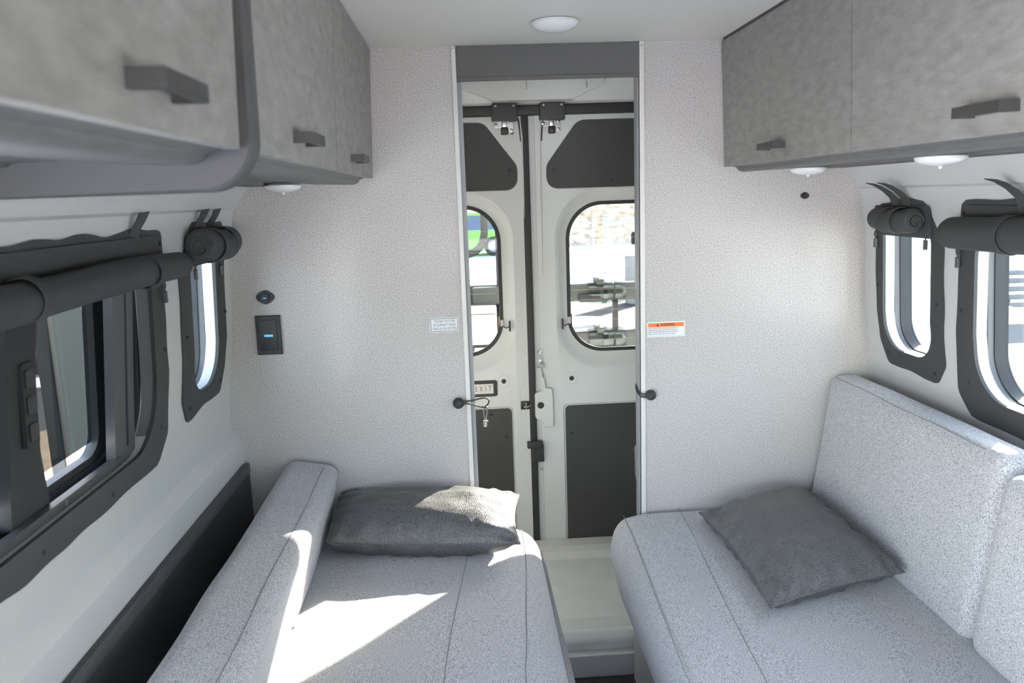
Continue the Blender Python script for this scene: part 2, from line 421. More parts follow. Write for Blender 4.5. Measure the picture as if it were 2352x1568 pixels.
# ------------------------------------------------------------------ rear doors
DC = .2605; DY = 3.10
def mir(sgn, x): return DC + sgn * (x - DC)
def rear_door(i, sgn):
    """sgn +1 = door right of the gap; coordinates written for the right door"""
    x = lambda v: mir(sgn, v)
    root = empty('door_%d' % i, (x(.66), DY, .08)); struct(root)
    inner = .274 if sgn > 0 else .295
    body = MB().prism(roundpoly([(x(inner), .05), (x(1.10), .05), (x(1.09), 1.3), (x(1.06), 1.80), (x(inner), 1.80)], .012, 3), PY, DY, DY + .055)
    body = body.build('door_skin', 'paint', root)
    # window: flared recess then through hole
    wy0, wy1, wz0, wz1, wr = .392, .990, .892, 1.466, .135
    def lp(e, eb=None): eb = e if eb is None else eb; return rrect(wy0 - e, wy1 + e, wz0 - eb, wz1 + e, wr + e * .8, 12)
    steps = [(.062, .082, -.01), (.052, .070, 0), (.046, .060, .004), (.038, .045, .014), (.028, .030, .022), (.012, .012, .026), (.0, .0, .028), (0, 0, .10)]
    c1 = MB().loft([[(x(a), DY + d, b_) for a, b_ in lp(e, eb)] for e, eb, d in steps])
    # panels sit in shallow rebates
    up_ = roundpoly([(.99, 1.772), (.437, 1.772), (.316, 1.612), (.316, 1.524), (.99, 1.524)], [.05, .05, .05, .06, .05], 10)
    lo_ = rrect(.367, .99, .078, .676, .018, 6)
    def grow(pts, e):
        cx = sum(p[0] for p in pts) / len(pts); cz = sum(p[1] for p in pts) / len(pts)
        W = max(p[0] for p in pts) - cx; H = max(p[1] for p in pts) - cz
        return [(cx + (p[0] - cx) * (1 + e / W), cz + (p[1] - cz) * (1 + e / H)) for p in pts]
    g1 = grow(lo_, .008)
    c3 = MB().loft([[(x(a), DY - .01, b_) for a, b_ in g1], [(x(a), DY + .001, b_) for a, b_ in g1], [(x(a), DY + .006, b_) for a, b_ in grow(lo_, .004)]])
    g2 = grow(up_, .002)
    c2 = MB().loft([[(x(a), DY - .01, b_) for a, b_ in g2], [(x(a), DY + .006, b_) for a, b_ in g2]])
    boolean(body, [c1, c2, c3])
    MB().prism([(x(a), b_) for a, b_ in up_], PY, DY - .0005, DY + .006).build('upper_panel', 'dark_panel', root)
    lpn = MB().prism([(x(a), b_) for a, b_ in lo_], PY, DY, DY + .006).build('lower_panel', 'dark_panel', root)
    for a, b_ in ((.345, 1.595), (.56, 1.545), (.82, 1.545)):
        MB().lathe([(0, -.004), (.004, -.0035), (.0065, -.001), (.007, .001)], (x(a), DY - .0005, b_), (0, 1, 0), 14).build('panel_rivet', 'dark_panel', root)
    for a, b_ in ((.45, .655), (.392, .56), (.392, .33), (.7, .655)):
        MB().lathe([(0, -.004), (.004, -.0035), (.0065, -.001), (.007, .001)], (x(a), DY, b_), (0, 1, 0), 14).build('panel_rivet', 'dark_panel', root)
    # glazing
    rim = MB().ring([(x(a), b_) for a, b_ in lp(.006)], [(x(a), b_) for a, b_ in lp(-.008)], PY, DY + .026, DY + .036).build('window_seal', 'seal', root)
    gl = MB().prism([(x(a), b_) for a, b_ in lp(.004)], PY, DY + .036, DY + .040).build('window_pane', 'glass_dimmed', root)
    hl = MB()
    for k in range(13): zk = .93 + k * .04; hl.box(x(wy0 + .02), x(wy1 - .02), DY + .0350, DY + .0358, zk, zk + .0009)
    hl.build('heater_line', 'copper_tab', gl)
    tb = MB().prism([(x(a), b_) for a, b_ in roundpoly([(wy0 - .002, .985), (wy0 + .014, .991), (wy0 + .014, 1.038), (wy0 - .002, 1.044)], .003, 3)], PY, DY + .0345, DY + .0355).build('heater_tab', 'copper_tab', gl)
    MB().box(x(wy0 - .006), x(wy0 + .006), DY + .018, DY + .034, 1.002, 1.028, r=.002).build('connector', 'white_plastic', gl)
    MB().tube([(x(wy0 - .002), DY + .02, 1.003), (x(wy0 - .014), DY + .008, .997), (x(wy0 - .028), DY + .0, 1.002)], .0022, 6).build('heater_wire', 'rubber', gl)
    MB().prism([(x(a), b_) for a, b_ in rrect(wy0 - .032, wy0 - .025, .984, 1.026, .003, 4)], PY, DY - .004, DY + .006).build('wire_clip', 'black_plastic', gl)
    # round rubber plug with an embossed ring
    pl = MB().lathe([(0, -.004), (.008, -.003), (.0095, 0), (.0095, .002)], (x(.3945), DY, .787), (0, 1, 0), 20).build('plug', 'rubber', root)
    MB().tube([(x(.3945) + .024 * math.cos(a), DY + .0008, .787 + .024 * math.sin(a)) for a in [2 * PI * k / 32 for k in range(32)]], .0018, 6, closed=True).build('embossed_ring', 'paint', root)
    # small drain hole by the catch
    MB().lathe([(0, -.0006), (.0065, -.0004), (.0065, .002)], (x(.335 if sgn > 0 else .33), DY, 1.733), (0, 1, 0), 16).build('hole_plug', 'rubber', root)
    # catch at the top: black cover on the header, chrome strike on the door
    cxm = .338 if sgn > 0 else .359
    cov = MB().box(x(cxm) - .046, x(cxm) + .046, DY - .052, DY - .004, 1.772, 1.832, r=.003).build('catch_cover', 'dark_panel', root)
    for q in (-.032, .034):
        MB().lathe([(0, -.002), (.004, -.001), (.004, .001)], (x(cxm) + q, DY - .052, 1.825), (0, 1, 0), 10).build('screw', 'steel', cov)
    pc = x(cxm)
    pp = roundpoly([(pc - .040, 1.775), (pc + .034, 1.775), (pc + .034, 1.732), (pc + .018, 1.732), (pc + .016, 1.750), (pc - .040, 1.750)], .006, 4)
    plate = MB().prism(pp, PY, DY - .006, DY - .001, bev=.0008).build('catch_plate', 'chrome', root)
    for sx_, sz_ in ((-.031, 1.762), (.025, 1.769), (.026, 1.742)):
        MB().lathe([(0, -.003), (.005, -.002), (.0062, 0)], (pc + sx_, DY - .006, sz_), (0, 1, 0), 12).build('catch_bolt', 'steel', plate)
    MB().box(pc - .013, pc + .013, DY - .03, DY - .002, 1.725, 1.752, r=.004).build('catch_tongue', 'black_plastic', plate)
    MB().box(pc - .009, pc + .009, DY - .02, DY - .002, 1.75, 1.778, r=.002).build('catch_arm', 'steel', plate)
    # pressed seam beside the centre gap
    xs = .300 if sgn > 0 else .302
    MB().tube([(x(xs), DY + .001, 1.80), (x(xs - .003), DY - .001, 1.76), (x(xs - .007), DY - .002, 1.72), (x(xs - .008), DY - .002, 1.55), (x(xs - .009), DY - .001, 1.2)], [.004, .004, .004, .003, .0015], 8).build('pressed_seam', 'paint', root)
    MB().tube([(x(.318), DY - .01, 1.80), (x(.306), DY - .006, 1.775), (x(.302), DY - .004, 1.74), (x(.300), DY - .003, 1.70)], [.003, .003, .0025, .002], 6).build('weather_lip', 'rubber', root)
    return root
dl = rear_door(1, -1); dr = rear_door(2, 1)
# right door: overlap flange, latch housing, seal block
MB().box(.252, .277, DY + .012, DY + .03, .06, 1.80).build('door_flange', 'paint', dr)
lt = roundpoly([(.278, .83), (.278, .745), (.246, .735), (.246, .635), (.276, .618), (.280, .595), (.318, .595), (.318, .752), (.29, .757)], [.004, .01, .014, .014, .01, .008, .012, .012, .006], 5)
MB().prism(lt, PY, DY - .016, DY + .02, bev=.004).build('latch_housing', 'paint', dr)
MB().lathe([(0, -.005), (.011, -.004), (.0135, 0), (.0135, .002)], (.268, DY - .016, .687), (0, 1, 0), 22).build('latch_plug', 'rubber', dr)
sb = MB().box(.228, .276, DY - .018, DY + .02, .455, .525, r=.003); sb.box(.210, .272, DY - .03, DY - .01, .515, .543, r=.004)
sb.build('stop_block', 'rubber', dr)
MB().lathe([(0, -.002), (.005, -.001), (.005, .001)], (.266, DY - .0, .42), (0, 1, 0), 12).build('screw', 'steel', dr)
MB().prism(roundpoly([(.642, .50), (.69, .51), (.69, .32), (.652, .33), (.645, .38)], .012, 5), PY, DY - .04, DY).build('grab_moulding', 'white_plastic', dr)
# left door: striker, exit plate
st = MB().box(.190, .224, DY - .012, DY + .01, .672, .704, r=.003).build('striker_pocket', 'black_plastic', dl)
MB().tube([(.200, DY - .015, .684), (.218, DY - .018, .684), (.226, DY - .01, .687), (.228, DY + .0, .70)], .003, 8).build('striker', 'chrome', st)
MB().tube([(.211, DY - .015, .70), (.211, DY - .016, .675)], .003, 8).build('striker_bolt', 'chrome', st)
ss = roundpoly([(.224, .80), (.205, .78), (.190, .74), (.190, .52), (.20, .50), (.224, .48)], .015, 5)
MB().tube([(a, DY + .0005, b_) for a, b_ in ss], .0016, 6, closed=True).build('pressed_outline', 'paint', dl)

# centre and top rubber seals around the doors
sc = MB().box(.2245, .2515, DY - .004, DY + .05, .05, 1.80, r=.003).build('trim_4', 'seal'); struct(sc)
stp = MB().box(-.6, 1.12, DY - .022, DY + .03, 1.792, 1.829, r=.006).build('trim_5', 'seal'); struct(stp)
struct(MB().box(-.7, 1.2, DY + .055, DY + .09, 1.80, 1.97).build('trim_6', 'header_white'))

e = thing('exit_sign', (.04, DY - .003, .762), 'EXIT in thin red letters on a white strip, black backing plate on left rear door', 'sign')
MB().prism(rrect(-.05, .1005, .729, .794, .010, 5), PY, DY - .003, DY + .001).build('backing_plate', 'black_plastic', e)
MB().box(-.0, .0845, DY - .0042, DY - .003, .741, .780).build('strip', 'exit_white', e)
for ch, x in (('E', .0175), ('X', .0365), ('I', .0545), ('T', .071)):
    text('letter', ch, .031, (x, DY - .0045, .7605), 'ink_red', e, sx=.55)

h = thing('flip_latch', (.27, DY, .87), 'small chrome latch hook hanging on right rear door by the centre gap', 'latch')
MB().prism(roundpoly([(.262, .905), (.276, .905), (.283, .875), (.283, .862), (.264, .862)], .003, 3), PY, DY - .004, DY).build('plate', 'steel', h)
MB().box(.2655, .281, DY - .010, DY - .003, .853, .869, r=.002).build('hinge_block', 'chrome', h)
MB().tube([(.263, DY - .012, .895), (.272, DY - .014, .912), (.277, DY - .012, .908), (.268, DY - .012, .892)], .0025, 8, closed=True).build('ring', 'chrome', h)
MB().tube([(a, DY - .012, b_) for a, b_ in rrect(.260, .286, .838, .852, .006, 4)], .0025, 8, closed=True).build('buckle_loop', 'chrome', h)
MB().tube([(.274, DY - .012, .842), (.277, DY - .013, .825), (.281, DY - .012, .806), (.282, DY - .010, .798)], [.002, .0025, .003, .0035], 8).build('tongue', 'chrome', h)

# moulded tray between the benches
def tray_fn(p): return p
tr = thing('floor_tray', (.3, 2.7, 0), 'white moulded plastic floor tray between the sofas below the rear doors', 'tray')
tp = roundpoly([(2.345, 0.0), (2.345, .105), (2.375, .128), (2.43, .112), (2.50, .098), (2.95, .098), (2.99, .112), (3.03, .118), (3.098, .118), (3.098, 0)], [0, .02, .02, .03, .03, .03, .02, .01, 0, 0], 5)
MB().prism(tp, PX, -.66, 1.16).build('tray_body', 'tray', tr)
# riser below the tray
struct(MB().box(-.66, 1.16, 2.31, 2.344, 0, .075, r=.004).build('baseboard_rear', 'white_plastic'))

# ------------------------------------------------------------------ side windows
def wavy(loop, amp, seed, cyc):
    out = []; n = len(loop)
    cx = sum(p[0] for p in loop) / n; cy = sum(p[1] for p in loop) / n
    for i, p in enumerate(loop):
        k = noise.noise(Vector((p[0] * cyc, p[1] * cyc, seed))) * amp
        d = unit((p[0] - cx, p[1] - cy)); out.append((p[0] + d[0] * k, p[1] + d[1] * k))
    return out
def densify(pts, step=.02):
    out = []
    for i, p in enumerate(pts):
        q = pts[(i + 1) % len(pts)]; m_ = max(1, int(math.dist(p, q) / step))
        for k in range(m_): out.append((p[0] + (q[0] - p[0]) * k / m_, p[1] + (q[1] - p[1]) * k / m_))
    return out

SURR = {('L', 'small'): (1.885, 2.235, .995, 1.462, .085), ('R', 'small'): (1.905, 2.235, .990, 1.455, .075),
        ('L', 'big'): (.78, 1.79, .945, 1.458, .05), ('R', 'big'): (.80, 1.855, .940, 1.458, .06)}
wi = 0
for (sd, nm), (y0, y1, z0, z1, r) in WINS.items():
    sgn = -1 if sd == 'L' else 1; mp = side_map(sgn); wi += 1
    side = 'left' if sd == 'L' else 'right'
    yc, zc = (y0 + y1) / 2, (z0 + z1) / 2
    root = empty('window_%d' % wi, mp(yc, zc, .03)); struct(root)
    L = lambda e: rrect(y0 - e, y1 + e, z0 - e, z1 + e, max(r + e, .01), 10)
    def ringd(name, e0, e1, d0, d1, mat, par=root):
        a = L(e0); b_ = L(e1); return MB().loft([[mp(*p, d0) for p in a], [mp(*p, d1) for p in a], [mp(*p, d1) for p in b_], [mp(*p, d0) for p in b_]], closed=True).build(name, mat, par)
    if (sd, nm) != ('L', 'big'):
        ringd('inner_ring', .03, .001, .030, .045, 'frame_grey')
        ringd('window_frame', .035, -.002, .045, .078, 'frame_black')
        g = L(.01); MB().loft([[mp(*p, .070) for p in g], [mp(*p, .073) for p in g]]).build('window_pane', 'glass_tinted', root)
    else:
        def IN(far, bot): return rrect(y0 + far * .5, y1 - far, z0 + bot, z1 - bot, max(r - far * .5, .03), 10)
        def step(name, o_, i_, d0, d1, mat):
            a = IN(*o_); b_ = IN(*i_)
            MB().loft([[mp(*p, d0) for p in a], [mp(*p, d1) for p in a], [mp(*p, d1) for p in b_], [mp(*p, d0 + .003) for p in b_]], closed=True).build(name, mat, root)
        step('window_frame', (-.03, -.03), (.010, .002), .028, .078, 'frame_black')
        step('frame_step', (.005, .0), (.038, .008), .040, .080, 'frame_black')
        step('inner_ring', (.034, .004), (.066, .014), .050, .080, 'frame_grey')
        step('sash', (.062, .010), (.121, .028), .060, .084, 'frame_black')
        g = L(-.05); MB().loft([[mp(*p, .076) for p in g], [mp(*p, .079) for p in g]]).build('window_pane', 'glass_dark', root)
        arc = [p for p in L(-.0012) if p[0] > yc and p[1] > z0 + .028]
        arc.sort(key=lambda p: p[1] + (y1 - p[0] if p[1] > zc else p[0] - y1))
        arc = arc[:-1] if len(arc) > 3 else arc
        lin = MB().loft([[mp(p[0], p[1], .001), mp(p[0], p[1], .027), mp(p[0] + .001, p[1], .027), mp(p[0] + .001, p[1], .001)] for p in arc]); lin.build('reveal_strip', 'reveal_grey', root)  # thin grey strip over the far side of the white reveal
        # screen side bar
        q = rrect(1.568, 1.662, z0 - .004, z1 + .0, .006, 3)
        MB().loft([[mp(*p, .018) for p in q], [mp(*p, .036) for p in q]]).build('screen_bar', 'frame_grey', root)
        q = rrect(1.622, 1.628, z0 + .03, z1, .001, 2)
        MB().loft([[mp(*p, .0172) for p in q], [mp(*p, .020) for p in q]]).build('screen_groove', 'frame_black', root)
        # sill rail
        q = rrect(y0 + .02, y1 - .12, z0 - .002, z0 + .018, .004, 3)
        sr = MB().loft([[mp(*p, .016) for p in q], [mp(*p, .032) for p in q]]).build('sill_rail', 'frame_grey', root)
        for yy in (1.10, 1.36):
            MB().lathe([(0, -.002), (.005, -.001), (.006, .001)], mp(yy, z0 + .009, .0155), (-sgn, 0, 0), 12).build('screw', 'steel', sr)
        # meeting stile with its latch
        q = roundpoly([(1.225, z0 + .01), (1.345, z0 + .01), (1.310, 1.12), (1.312, 1.25), (1.335, z1 - .02), (1.235, z1 - .02)], .01, 4)
        sti = MB().loft([[mp(*p, .034) for p in q], [mp(*p, .072) for p in q]]).build('meeting_stile', 'frame_black', root)
        q = rrect(1.262, 1.300, 1.135, 1.27, .006, 4)
        la = MB().loft([[mp(*p, .029) for p in q], [mp(*p, .036) for p in q]]).build('latch', 'frame_black', sti)
        for zb in (1.145, 1.188, 1.231):
            q = rrect(1.268, 1.294, zb, zb + .028, .003, 3); MB().loft([[mp(*p, .0265) for p in q], [mp(*p, .031) for p in q]]).build('latch_pad', 'black_plastic', la)
    # fabric shade: surround, roll, straps, zip pulls, snaps
    a0, a1, b0, b1, rr = SURR[(sd, nm)]
    labs = {('L', 'small'): 'black fabric blackout shade rolled up above the small window on the left wall',
            ('R', 'small'): 'black fabric blackout shade rolled up above the small window on the right wall',
            ('L', 'big'): 'black fabric blackout shade rolled up above the big sliding window on the left wall',
            ('R', 'big'): 'black fabric blackout shade rolled up above the big window at the right edge'}
    t = thing('window_shade', mp(yc, b0, -.002), labs[(sd, nm)], 'window shade', 'rolled blackout shades on the side windows')
    N = 180
    def resample(loop, N):
        pts = loop + [loop[0]]; ln = [0]
        for p, q in zip(pts, pts[1:]): ln.append(ln[-1] + math.dist(p, q))
        # start resampling at the same corner region for both loops
        out = []; j = 0
        for i in range(N):
            s = ln[-1] * i / N
            while ln[j + 1] < s: j += 1
            u_ = (s - ln[j]) / (ln[j + 1] - ln[j] or 1); out.append((pts[j][0] + (pts[j + 1][0] - pts[j][0]) * u_, pts[j][1] + (pts[j + 1][1] - pts[j][1]) * u_))
        return out
    outp = [(a0 + .03, b0), (a1 - .045, b0 + .004), (a1, b0 + .06), (a1 - .012, b1 - .06), (a1 - .035, b1), (a0 + .03, b1), (a0, b1 - .06), (a0 + .006, b0 + .05)]
    if nm == 'small': outp = [(a0 + .04, b0), (a1 - .05, b0 + .012), (a1 - .012, b0 + .075), (a1, b1 - .10), (a1 - .045, b1), (a0 + .07, b1), (a0, b1 - .11), (a0, b0 + .055)]
    outer = wavy(densify(roundpoly(outp, .025, 6)), .012, 3.1 + wi, 9)
    inner = densify(rrect(y0 + .003, y1 - .003, z0 + .003, z1, r, 10))
    # align by angle about the centre
    def by_angle(loop, N):
        cx, cy = yc, zc; big = []
        L2 = loop + [loop[0]]
        dense = []
        for p, q in zip(L2, L2[1:]):
            for k in range(12): dense.append((p[0] + (q[0] - p[0]) * k / 12, p[1] + (q[1] - p[1]) * k / 12))
        W, H = (y1 - y0) / 2, (z1 - z0) / 2
        an = sorted((math.atan2((p[1] - cy) / H, (p[0] - cx) / W), p) for p in dense)
        out = []; j = 0
        for i in range(N):
            th = -PI + 2 * PI * i / N
            while j < len(an) - 1 and an[j][0] < th: j += 1
            out.append(an[j][1])
        return out
    A, B_ = by_angle(outer, N), by_angle(inner, N)
    mid = [(B_[i][0] + (A[i][0] - B_[i][0]) * .22, B_[i][1] + (A[i][1] - B_[i][1]) * .22) for i in range(N)]
    MB().loft([[mp(*p, 0) for p in A], [mp(*p, -.004) for p in A], [mp(*p, -.008) for p in mid], [mp(*p, -.005) for p in B_], [mp(*p, .0035) for p in B_], [mp(*p, .0035) for p in mid]], closed=True).build('surround', 'soft_black', t)
    fq = rrect(max(y0 - .01, ry0 + .02) if False else y0 - .012, y1 + .012, 1.362, b1 - .012, .012, 4)
    MB().loft([[mp(*p, -.011) for p in fq], [mp(*p, -.007) for p in fq]]).build('top_flap', 'soft_black', t)
    # roll
    ry0, ry1, rz, rad = {('L', 'small'): (1.90, 2.145, 1.410, .038), ('R', 'small'): (1.965, 2.17, 1.406, .030),
                         ('L', 'big'): (.82, 1.80, 1.380, .029), ('R', 'big'): (.82, 1.815, 1.388, .037)}[(sd, nm)]
    path = []; rads = []; LR = ry1 - ry0
    ul = [0, .001 / LR, .003 / LR, .007 / LR, .013 / LR, .02 / LR] + [k / 20 for k in range(2, 19)]; ul += [1 - v for v in reversed(ul[:6])]
    for u_ in ul:
        y = ry0 + (ry1 - ry0) * u_
        path.append((CX + sgn * (prof(1.40) - rad - .006 + .003 * math.sin(u_ * 9)), y, rz + .003 * math.sin(u_ * 7 + wi)))
        ed = min(u_, 1 - u_) * (ry1 - ry0); rads.append(rad * (.62 + .38 * math.sqrt(max(0, 1 - max(0, 1 - ed / .02) ** 2))) * (1 + .03 * math.sin(u_ * 11)))
    rl = MB().tube(path, rads, 28).build('roll', 'soft_black', t)
    xr = CX + sgn * (prof(1.40) - rad - .006)
    # spiral end of the rolled cloth
    sp = [(xr + math.cos(a) * rad * (.72 - a * .045), ry0 - .001, rz + math.sin(a) * rad * (.72 - a * .045)) for a in [k * .35 for k in range(36)]]
    MB().tube(sp, .0035, 6).build('rolled_edge', 'soft_black', rl)
    strap_y = (ry0 + .075, ry1 - .075) if nm == 'small' else (1.60, 1.16)
    for si, sy in enumerate(strap_y):
        th = [math.radians(a) for a in range(-110, 121, 10)]
        loop = [(xr - sgn * math.cos(a) * (rad + .003), sy, rz + math.sin(a) * (rad + .003)) for a in th]
        MB().strip(loop, (0, 1, 0), .024, None, .002).build('strap', 'soft_black', t)
        # loose tail standing up above the frame
        lean = .035 if si else .02
        if nm == 'small' or si == 0:
            tl = [(CX + sgn * (prof(1.45) - .004), sy, 1.435), (CX + sgn * (prof(1.47) - .012), sy, 1.462),
                  (CX + sgn * (prof(1.47) - .030), sy + .004, 1.480), (CX + sgn * (prof(1.47) - .052), sy + .010, 1.495), (CX + sgn * (prof(1.47) - .070), sy + .016, 1.502)]
            if sd == 'L': tl = [(CX + sgn * (prof(1.45) - .004), sy, 1.435), (CX + sgn * (prof(1.47) - .010), sy + .002, 1.462),
                  (CX + sgn * (prof(1.47) - .020), sy + .005, 1.478), (CX + sgn * (prof(1.47) - .026), sy + .012, 1.494)]
            MB().strip(tl, (-sgn * .45, 1, .1), .026, None, .0016).build('strap_tail', 'soft_black', t)
    for zy in ((y0 + .012, y1 + .02) if nm == 'small' else (y1 + .045,)):
        if zy > y1: zz0 = rz - rad + .002
        else: zz0 = rz - rad + .01
        xz = CX + sgn * (prof(1.36) - .012)
        zp = MB().tube([(xz, zy, zz0), (xz, zy, zz0 - .028)], .0022, 6).build('zip_pull', 'black_plastic', t)
        MB().box(xz - .004, xz + .004, zy - .005, zy + .005, zz0 - .052, zz0 - .027, r=.0015).build('zip_tag', 'frame_grey', zp)
        MB().tube([(xz, zy + .007 * math.cos(a), zz0 - .014 + .008 * math.sin(a)) for a in [2 * PI * k / 14 for k in range(14)]], .0018, 6, closed=True).build('zip_ring', 'black_plastic', zp)
    if nm == 'small': sn = [(a0 + .022, 1.2), (a0 + .045, b0 + .03), (a1 - .06, b0 + .045), (a1 - .018, 1.22), (a1 - .05, b1 - .03)]
    else: sn = [(a1 - .05, b0 + .09), (1.5, b0 + .026), (1.24, b0 + .028), (1.0, b0 + .028), (1.32, b1 - .022), (1.56, b1 - .022), (a1 - .045, b1 - .03), (a1 - .03, 1.2)]
    for yy, z_ in sn:
        MB().lathe([(0, -.003), (.0035, -.0025), (.0048, -.001), (.005, .001)], mp(yy, z_, -.0065), (sgn, 0, 0), 12).build('snap', 'frame_black', t)

# ------------------------------------------------------------------ overhead cabinets
ZT, ZB = 1.900, 1.562
def bar_handle(parent, xf, sgn, yc, zc, length=.108):
    """square bridge pull: sgn = direction it sticks out (+x or -x)"""
    d = .030; h_ = .0078; th = .009
    y0_, y1_ = yc - length / 2, yc + length / 2
    pts = [(xf, y0_), (xf + sgn * d, y0_ + .002), (xf + sgn * d, y1_ - .002), (xf, y1_), (xf, y1_ - .012), (xf + sgn * (d - th), y1_ - .013), (xf + sgn * (d - th), y0_ + .013), (xf, y0_ + .012)]
    return MB().prism(pts, PZ, zc - h_, zc + h_, bev=0).build('handle', 'handle_metal', parent, smooth=False)
def overhead(side, y0, y1, doors, label, zb=ZB, under=1.548, handles=()):
    sgn = -1 if side == 'L' else 1                 # wall side direction
    xb, xt = (-.247, -.234) if side == 'L' else (.737, .725)
    t = thing('overhead_cabinet', (xb, (y0 + y1) / 2, under), label, 'cabinet', 'overhead cabinets along the side walls')
    wall = lambda z: CX + sgn * .766
    xi = xb + sgn * .018; xit = xt + sgn * .018
    # carcase: behind the doors, rounded lower nose, flat underside out to the wall
    nose = [(xi, zb + .004)] + [(xi + sgn * (.020 + .022 * (1 - math.cos(a))), zb - .004 - .012 * math.sin(a)) for a in [PI / 2 * k / 6 for k in range(7)]]
    pr = [(xit, ZT)] + nose + [(xb + sgn * .16, under + .002), (xb + sgn * .165, under + .006), (xb + sgn * .25, under + .006), (xb + sgn * .255, under + .001), (wall(under), under), (wall(1.6), 1.6), (wall(1.9), ZT)]
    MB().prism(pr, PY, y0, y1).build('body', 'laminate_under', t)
    for k, (a, b_) in enumerate(doors):
        g = .0016
        dp = [(xb, zb), (xt, ZT), (xt + sgn * .016, ZT), (xb + sgn * .016, zb)]
        d = MB().prism(dp, PY, a + g, b_ - g).build('door', 'laminate', t, smooth=False)
        ed = MB(); e0 = .0012
        if k in (handles or {}):
            bar_handle(d, xb - sgn * -.0 if False else xb + sgn * (-.0005) , -sgn, handles[k], zb + .034)
    return t
overhead('L', .99, 2.298, [(.992, 1.655), (1.655, 2.296)], 'grey laminate overhead cabinet on the left wall beside the rear partition, two doors', handles={0: 1.293, 1: 1.912})
overhead('L', Y_FRONT + .1, .948, [(.15, .946), (-.62, .148)], 'grey laminate overhead cabinet nearest the camera at upper left', handles={0: .692}, under=1.549)
overhead('R', Y_FRONT + .1, 2.298, [(1.536, 2.296), (.776, 1.534), (0.0, .774)], 'long grey laminate overhead cabinet along the right wall', handles={0: 1.906, 1: 1.115})

for sg_, nn_ in ((-1, 10), (1, 11)):
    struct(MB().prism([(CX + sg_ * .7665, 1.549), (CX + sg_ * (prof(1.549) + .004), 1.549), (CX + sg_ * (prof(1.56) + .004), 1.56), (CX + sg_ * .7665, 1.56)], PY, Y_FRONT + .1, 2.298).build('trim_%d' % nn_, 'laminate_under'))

# divider between the two left cabinets, with its rounded foot
t = thing('cabinet_divider', (-.24, .97, 1.516), 'grey edged divider panel between the two left overhead cabinets, rounded lower corner', 'divider panel')
dv = roundpoly([(-.229, 1.900), (-.234, 1.516), (-.530, 1.516), (-.530, 1.60), (-.530, 1.900)], [0, .060, 0, 0, 0], 12)
MB().prism(dv, PY, .9485, .9895, bev=.004).build('panel', 'divider_cloth', t)

# dark strip painted as the shaded gap over the right doors
tag(MB().box(.722, .745, Y_FRONT + .1, 2.27, 1.899, 1.9055).build('gap_shadow', 'dark_panel'), 'thin dark strip painted as the shaded gap between the ceiling and the right overhead cabinet', 'rail')

# ------------------------------------------------------------------ lamps (all switched off)
def dome(name, x, y, z, r, hgt, label, cat, group, nub=True, gap=0):
    t = thing(name, (x, y, z), label, cat, group)
    MB().lathe([(r * .93, 0), (r, -.002), (r, -.006 - gap), (r * .97, -.008 - gap)], (x, y, z), (0, 0, 1), 40).build('base_ring', 'light_base', t)
    pr = [(r * math.cos(a) * .99, -.006 - gap - hgt * math.sin(a)) for a in [PI / 2 * k / 8 for k in range(9)]]
    MB().lathe(pr, (x, y, z), (0, 0, 1), 40).build('lens', 'light_lens', t)
    if nub: MB().lathe([(.004, 0), (.004, -.004), (.002, -.006), (0, -.0065)], (x, y, z - .005 - gap - hgt), (0, 0, 1), 10).build('switch_nub', 'light_lens', t)
    return t
dome('ceiling_light', .234, 2.01, 1.905, .056, .020, 'round white domed lamp on the ceiling in front of the doorway', 'ceiling light', None, nub=False)
dome('puck_light', -.46, 2.14, 1.549, .046, .014, 'white domed puck lamp under the left overhead cabinet', 'puck light', 'puck lamps under the cabinets')
dome('puck_light', .905, 2.12, 1.549, .046, .014, 'white domed puck lamp under the right cabinet, nearer the partition', 'puck light', 'puck lamps under the cabinets')
dome('puck_light', .905, 1.52, 1.549, .046, .014, 'white domed puck lamp under the right cabinet, nearer the camera and larger', 'puck light', 'puck lamps under the cabinets')

# ------------------------------------------------------------------ partition fittings
YF = Y_PART
def usb(x, z, w_, h_, label, lit):
    t = thing('usb_outlet', (x, YF, z), label, 'power outlet', 'diamond sockets on the partition')
    q = roundpoly([(x - w_, z), (x, z - h_), (x + w_, z), (x, z + h_)], [.012 * w_ / .034, .02 * w_ / .034] * 2, 6)
    MB().prism(q, PY, YF - .006, YF, bev=.0015).build('face_plate', 'black_plastic', t)
    MB().lathe([(0, -.010), (.012 * w_ / .034, -.010), (.0135 * w_ / .034, -.007), (.0135 * w_ / .034, 0)], (x, YF - .001, z), (0, 1, 0), 22).build('socket', 'black_plastic', t)
    if lit:
        MB().box(x - .006, x + .002, YF - .0118, YF - .0108, z + .004, z + .0065).build('usb_port', 'frame_grey', t)
        MB().box(x - .005, x + .004, YF - .0118, YF - .0108, z - .003, z - .0005).build('usb_port', 'glow_blue', t)
usb(-.567, 1.2445, .033, .0245, 'black diamond shaped USB socket above the switch panel on the left partition', True)
usb(.973, 1.474, .018, .0115, 'small black diamond shaped socket high on the right partition', False)
t = thing('switch_panel', (-.566, YF, 1.137), 'black rectangular switch panel with a small blue light on the left partition', 'switch panel')
MB().prism(rrect(-.601, -.531, 1.081, 1.193, .002, 2), PY, YF - .009, YF, bev=.003).build('cover_plate', 'black_plastic', t)
MB().box(-.590, -.542, YF - .0125, YF - .008, 1.093, 1.181, r=.003).build('rocker', 'black_plastic', t)
MB().box(-.577, -.553, YF - .0135, YF - .0123, 1.1335, 1.1395).build('indicator_light', 'glow_blue', t)

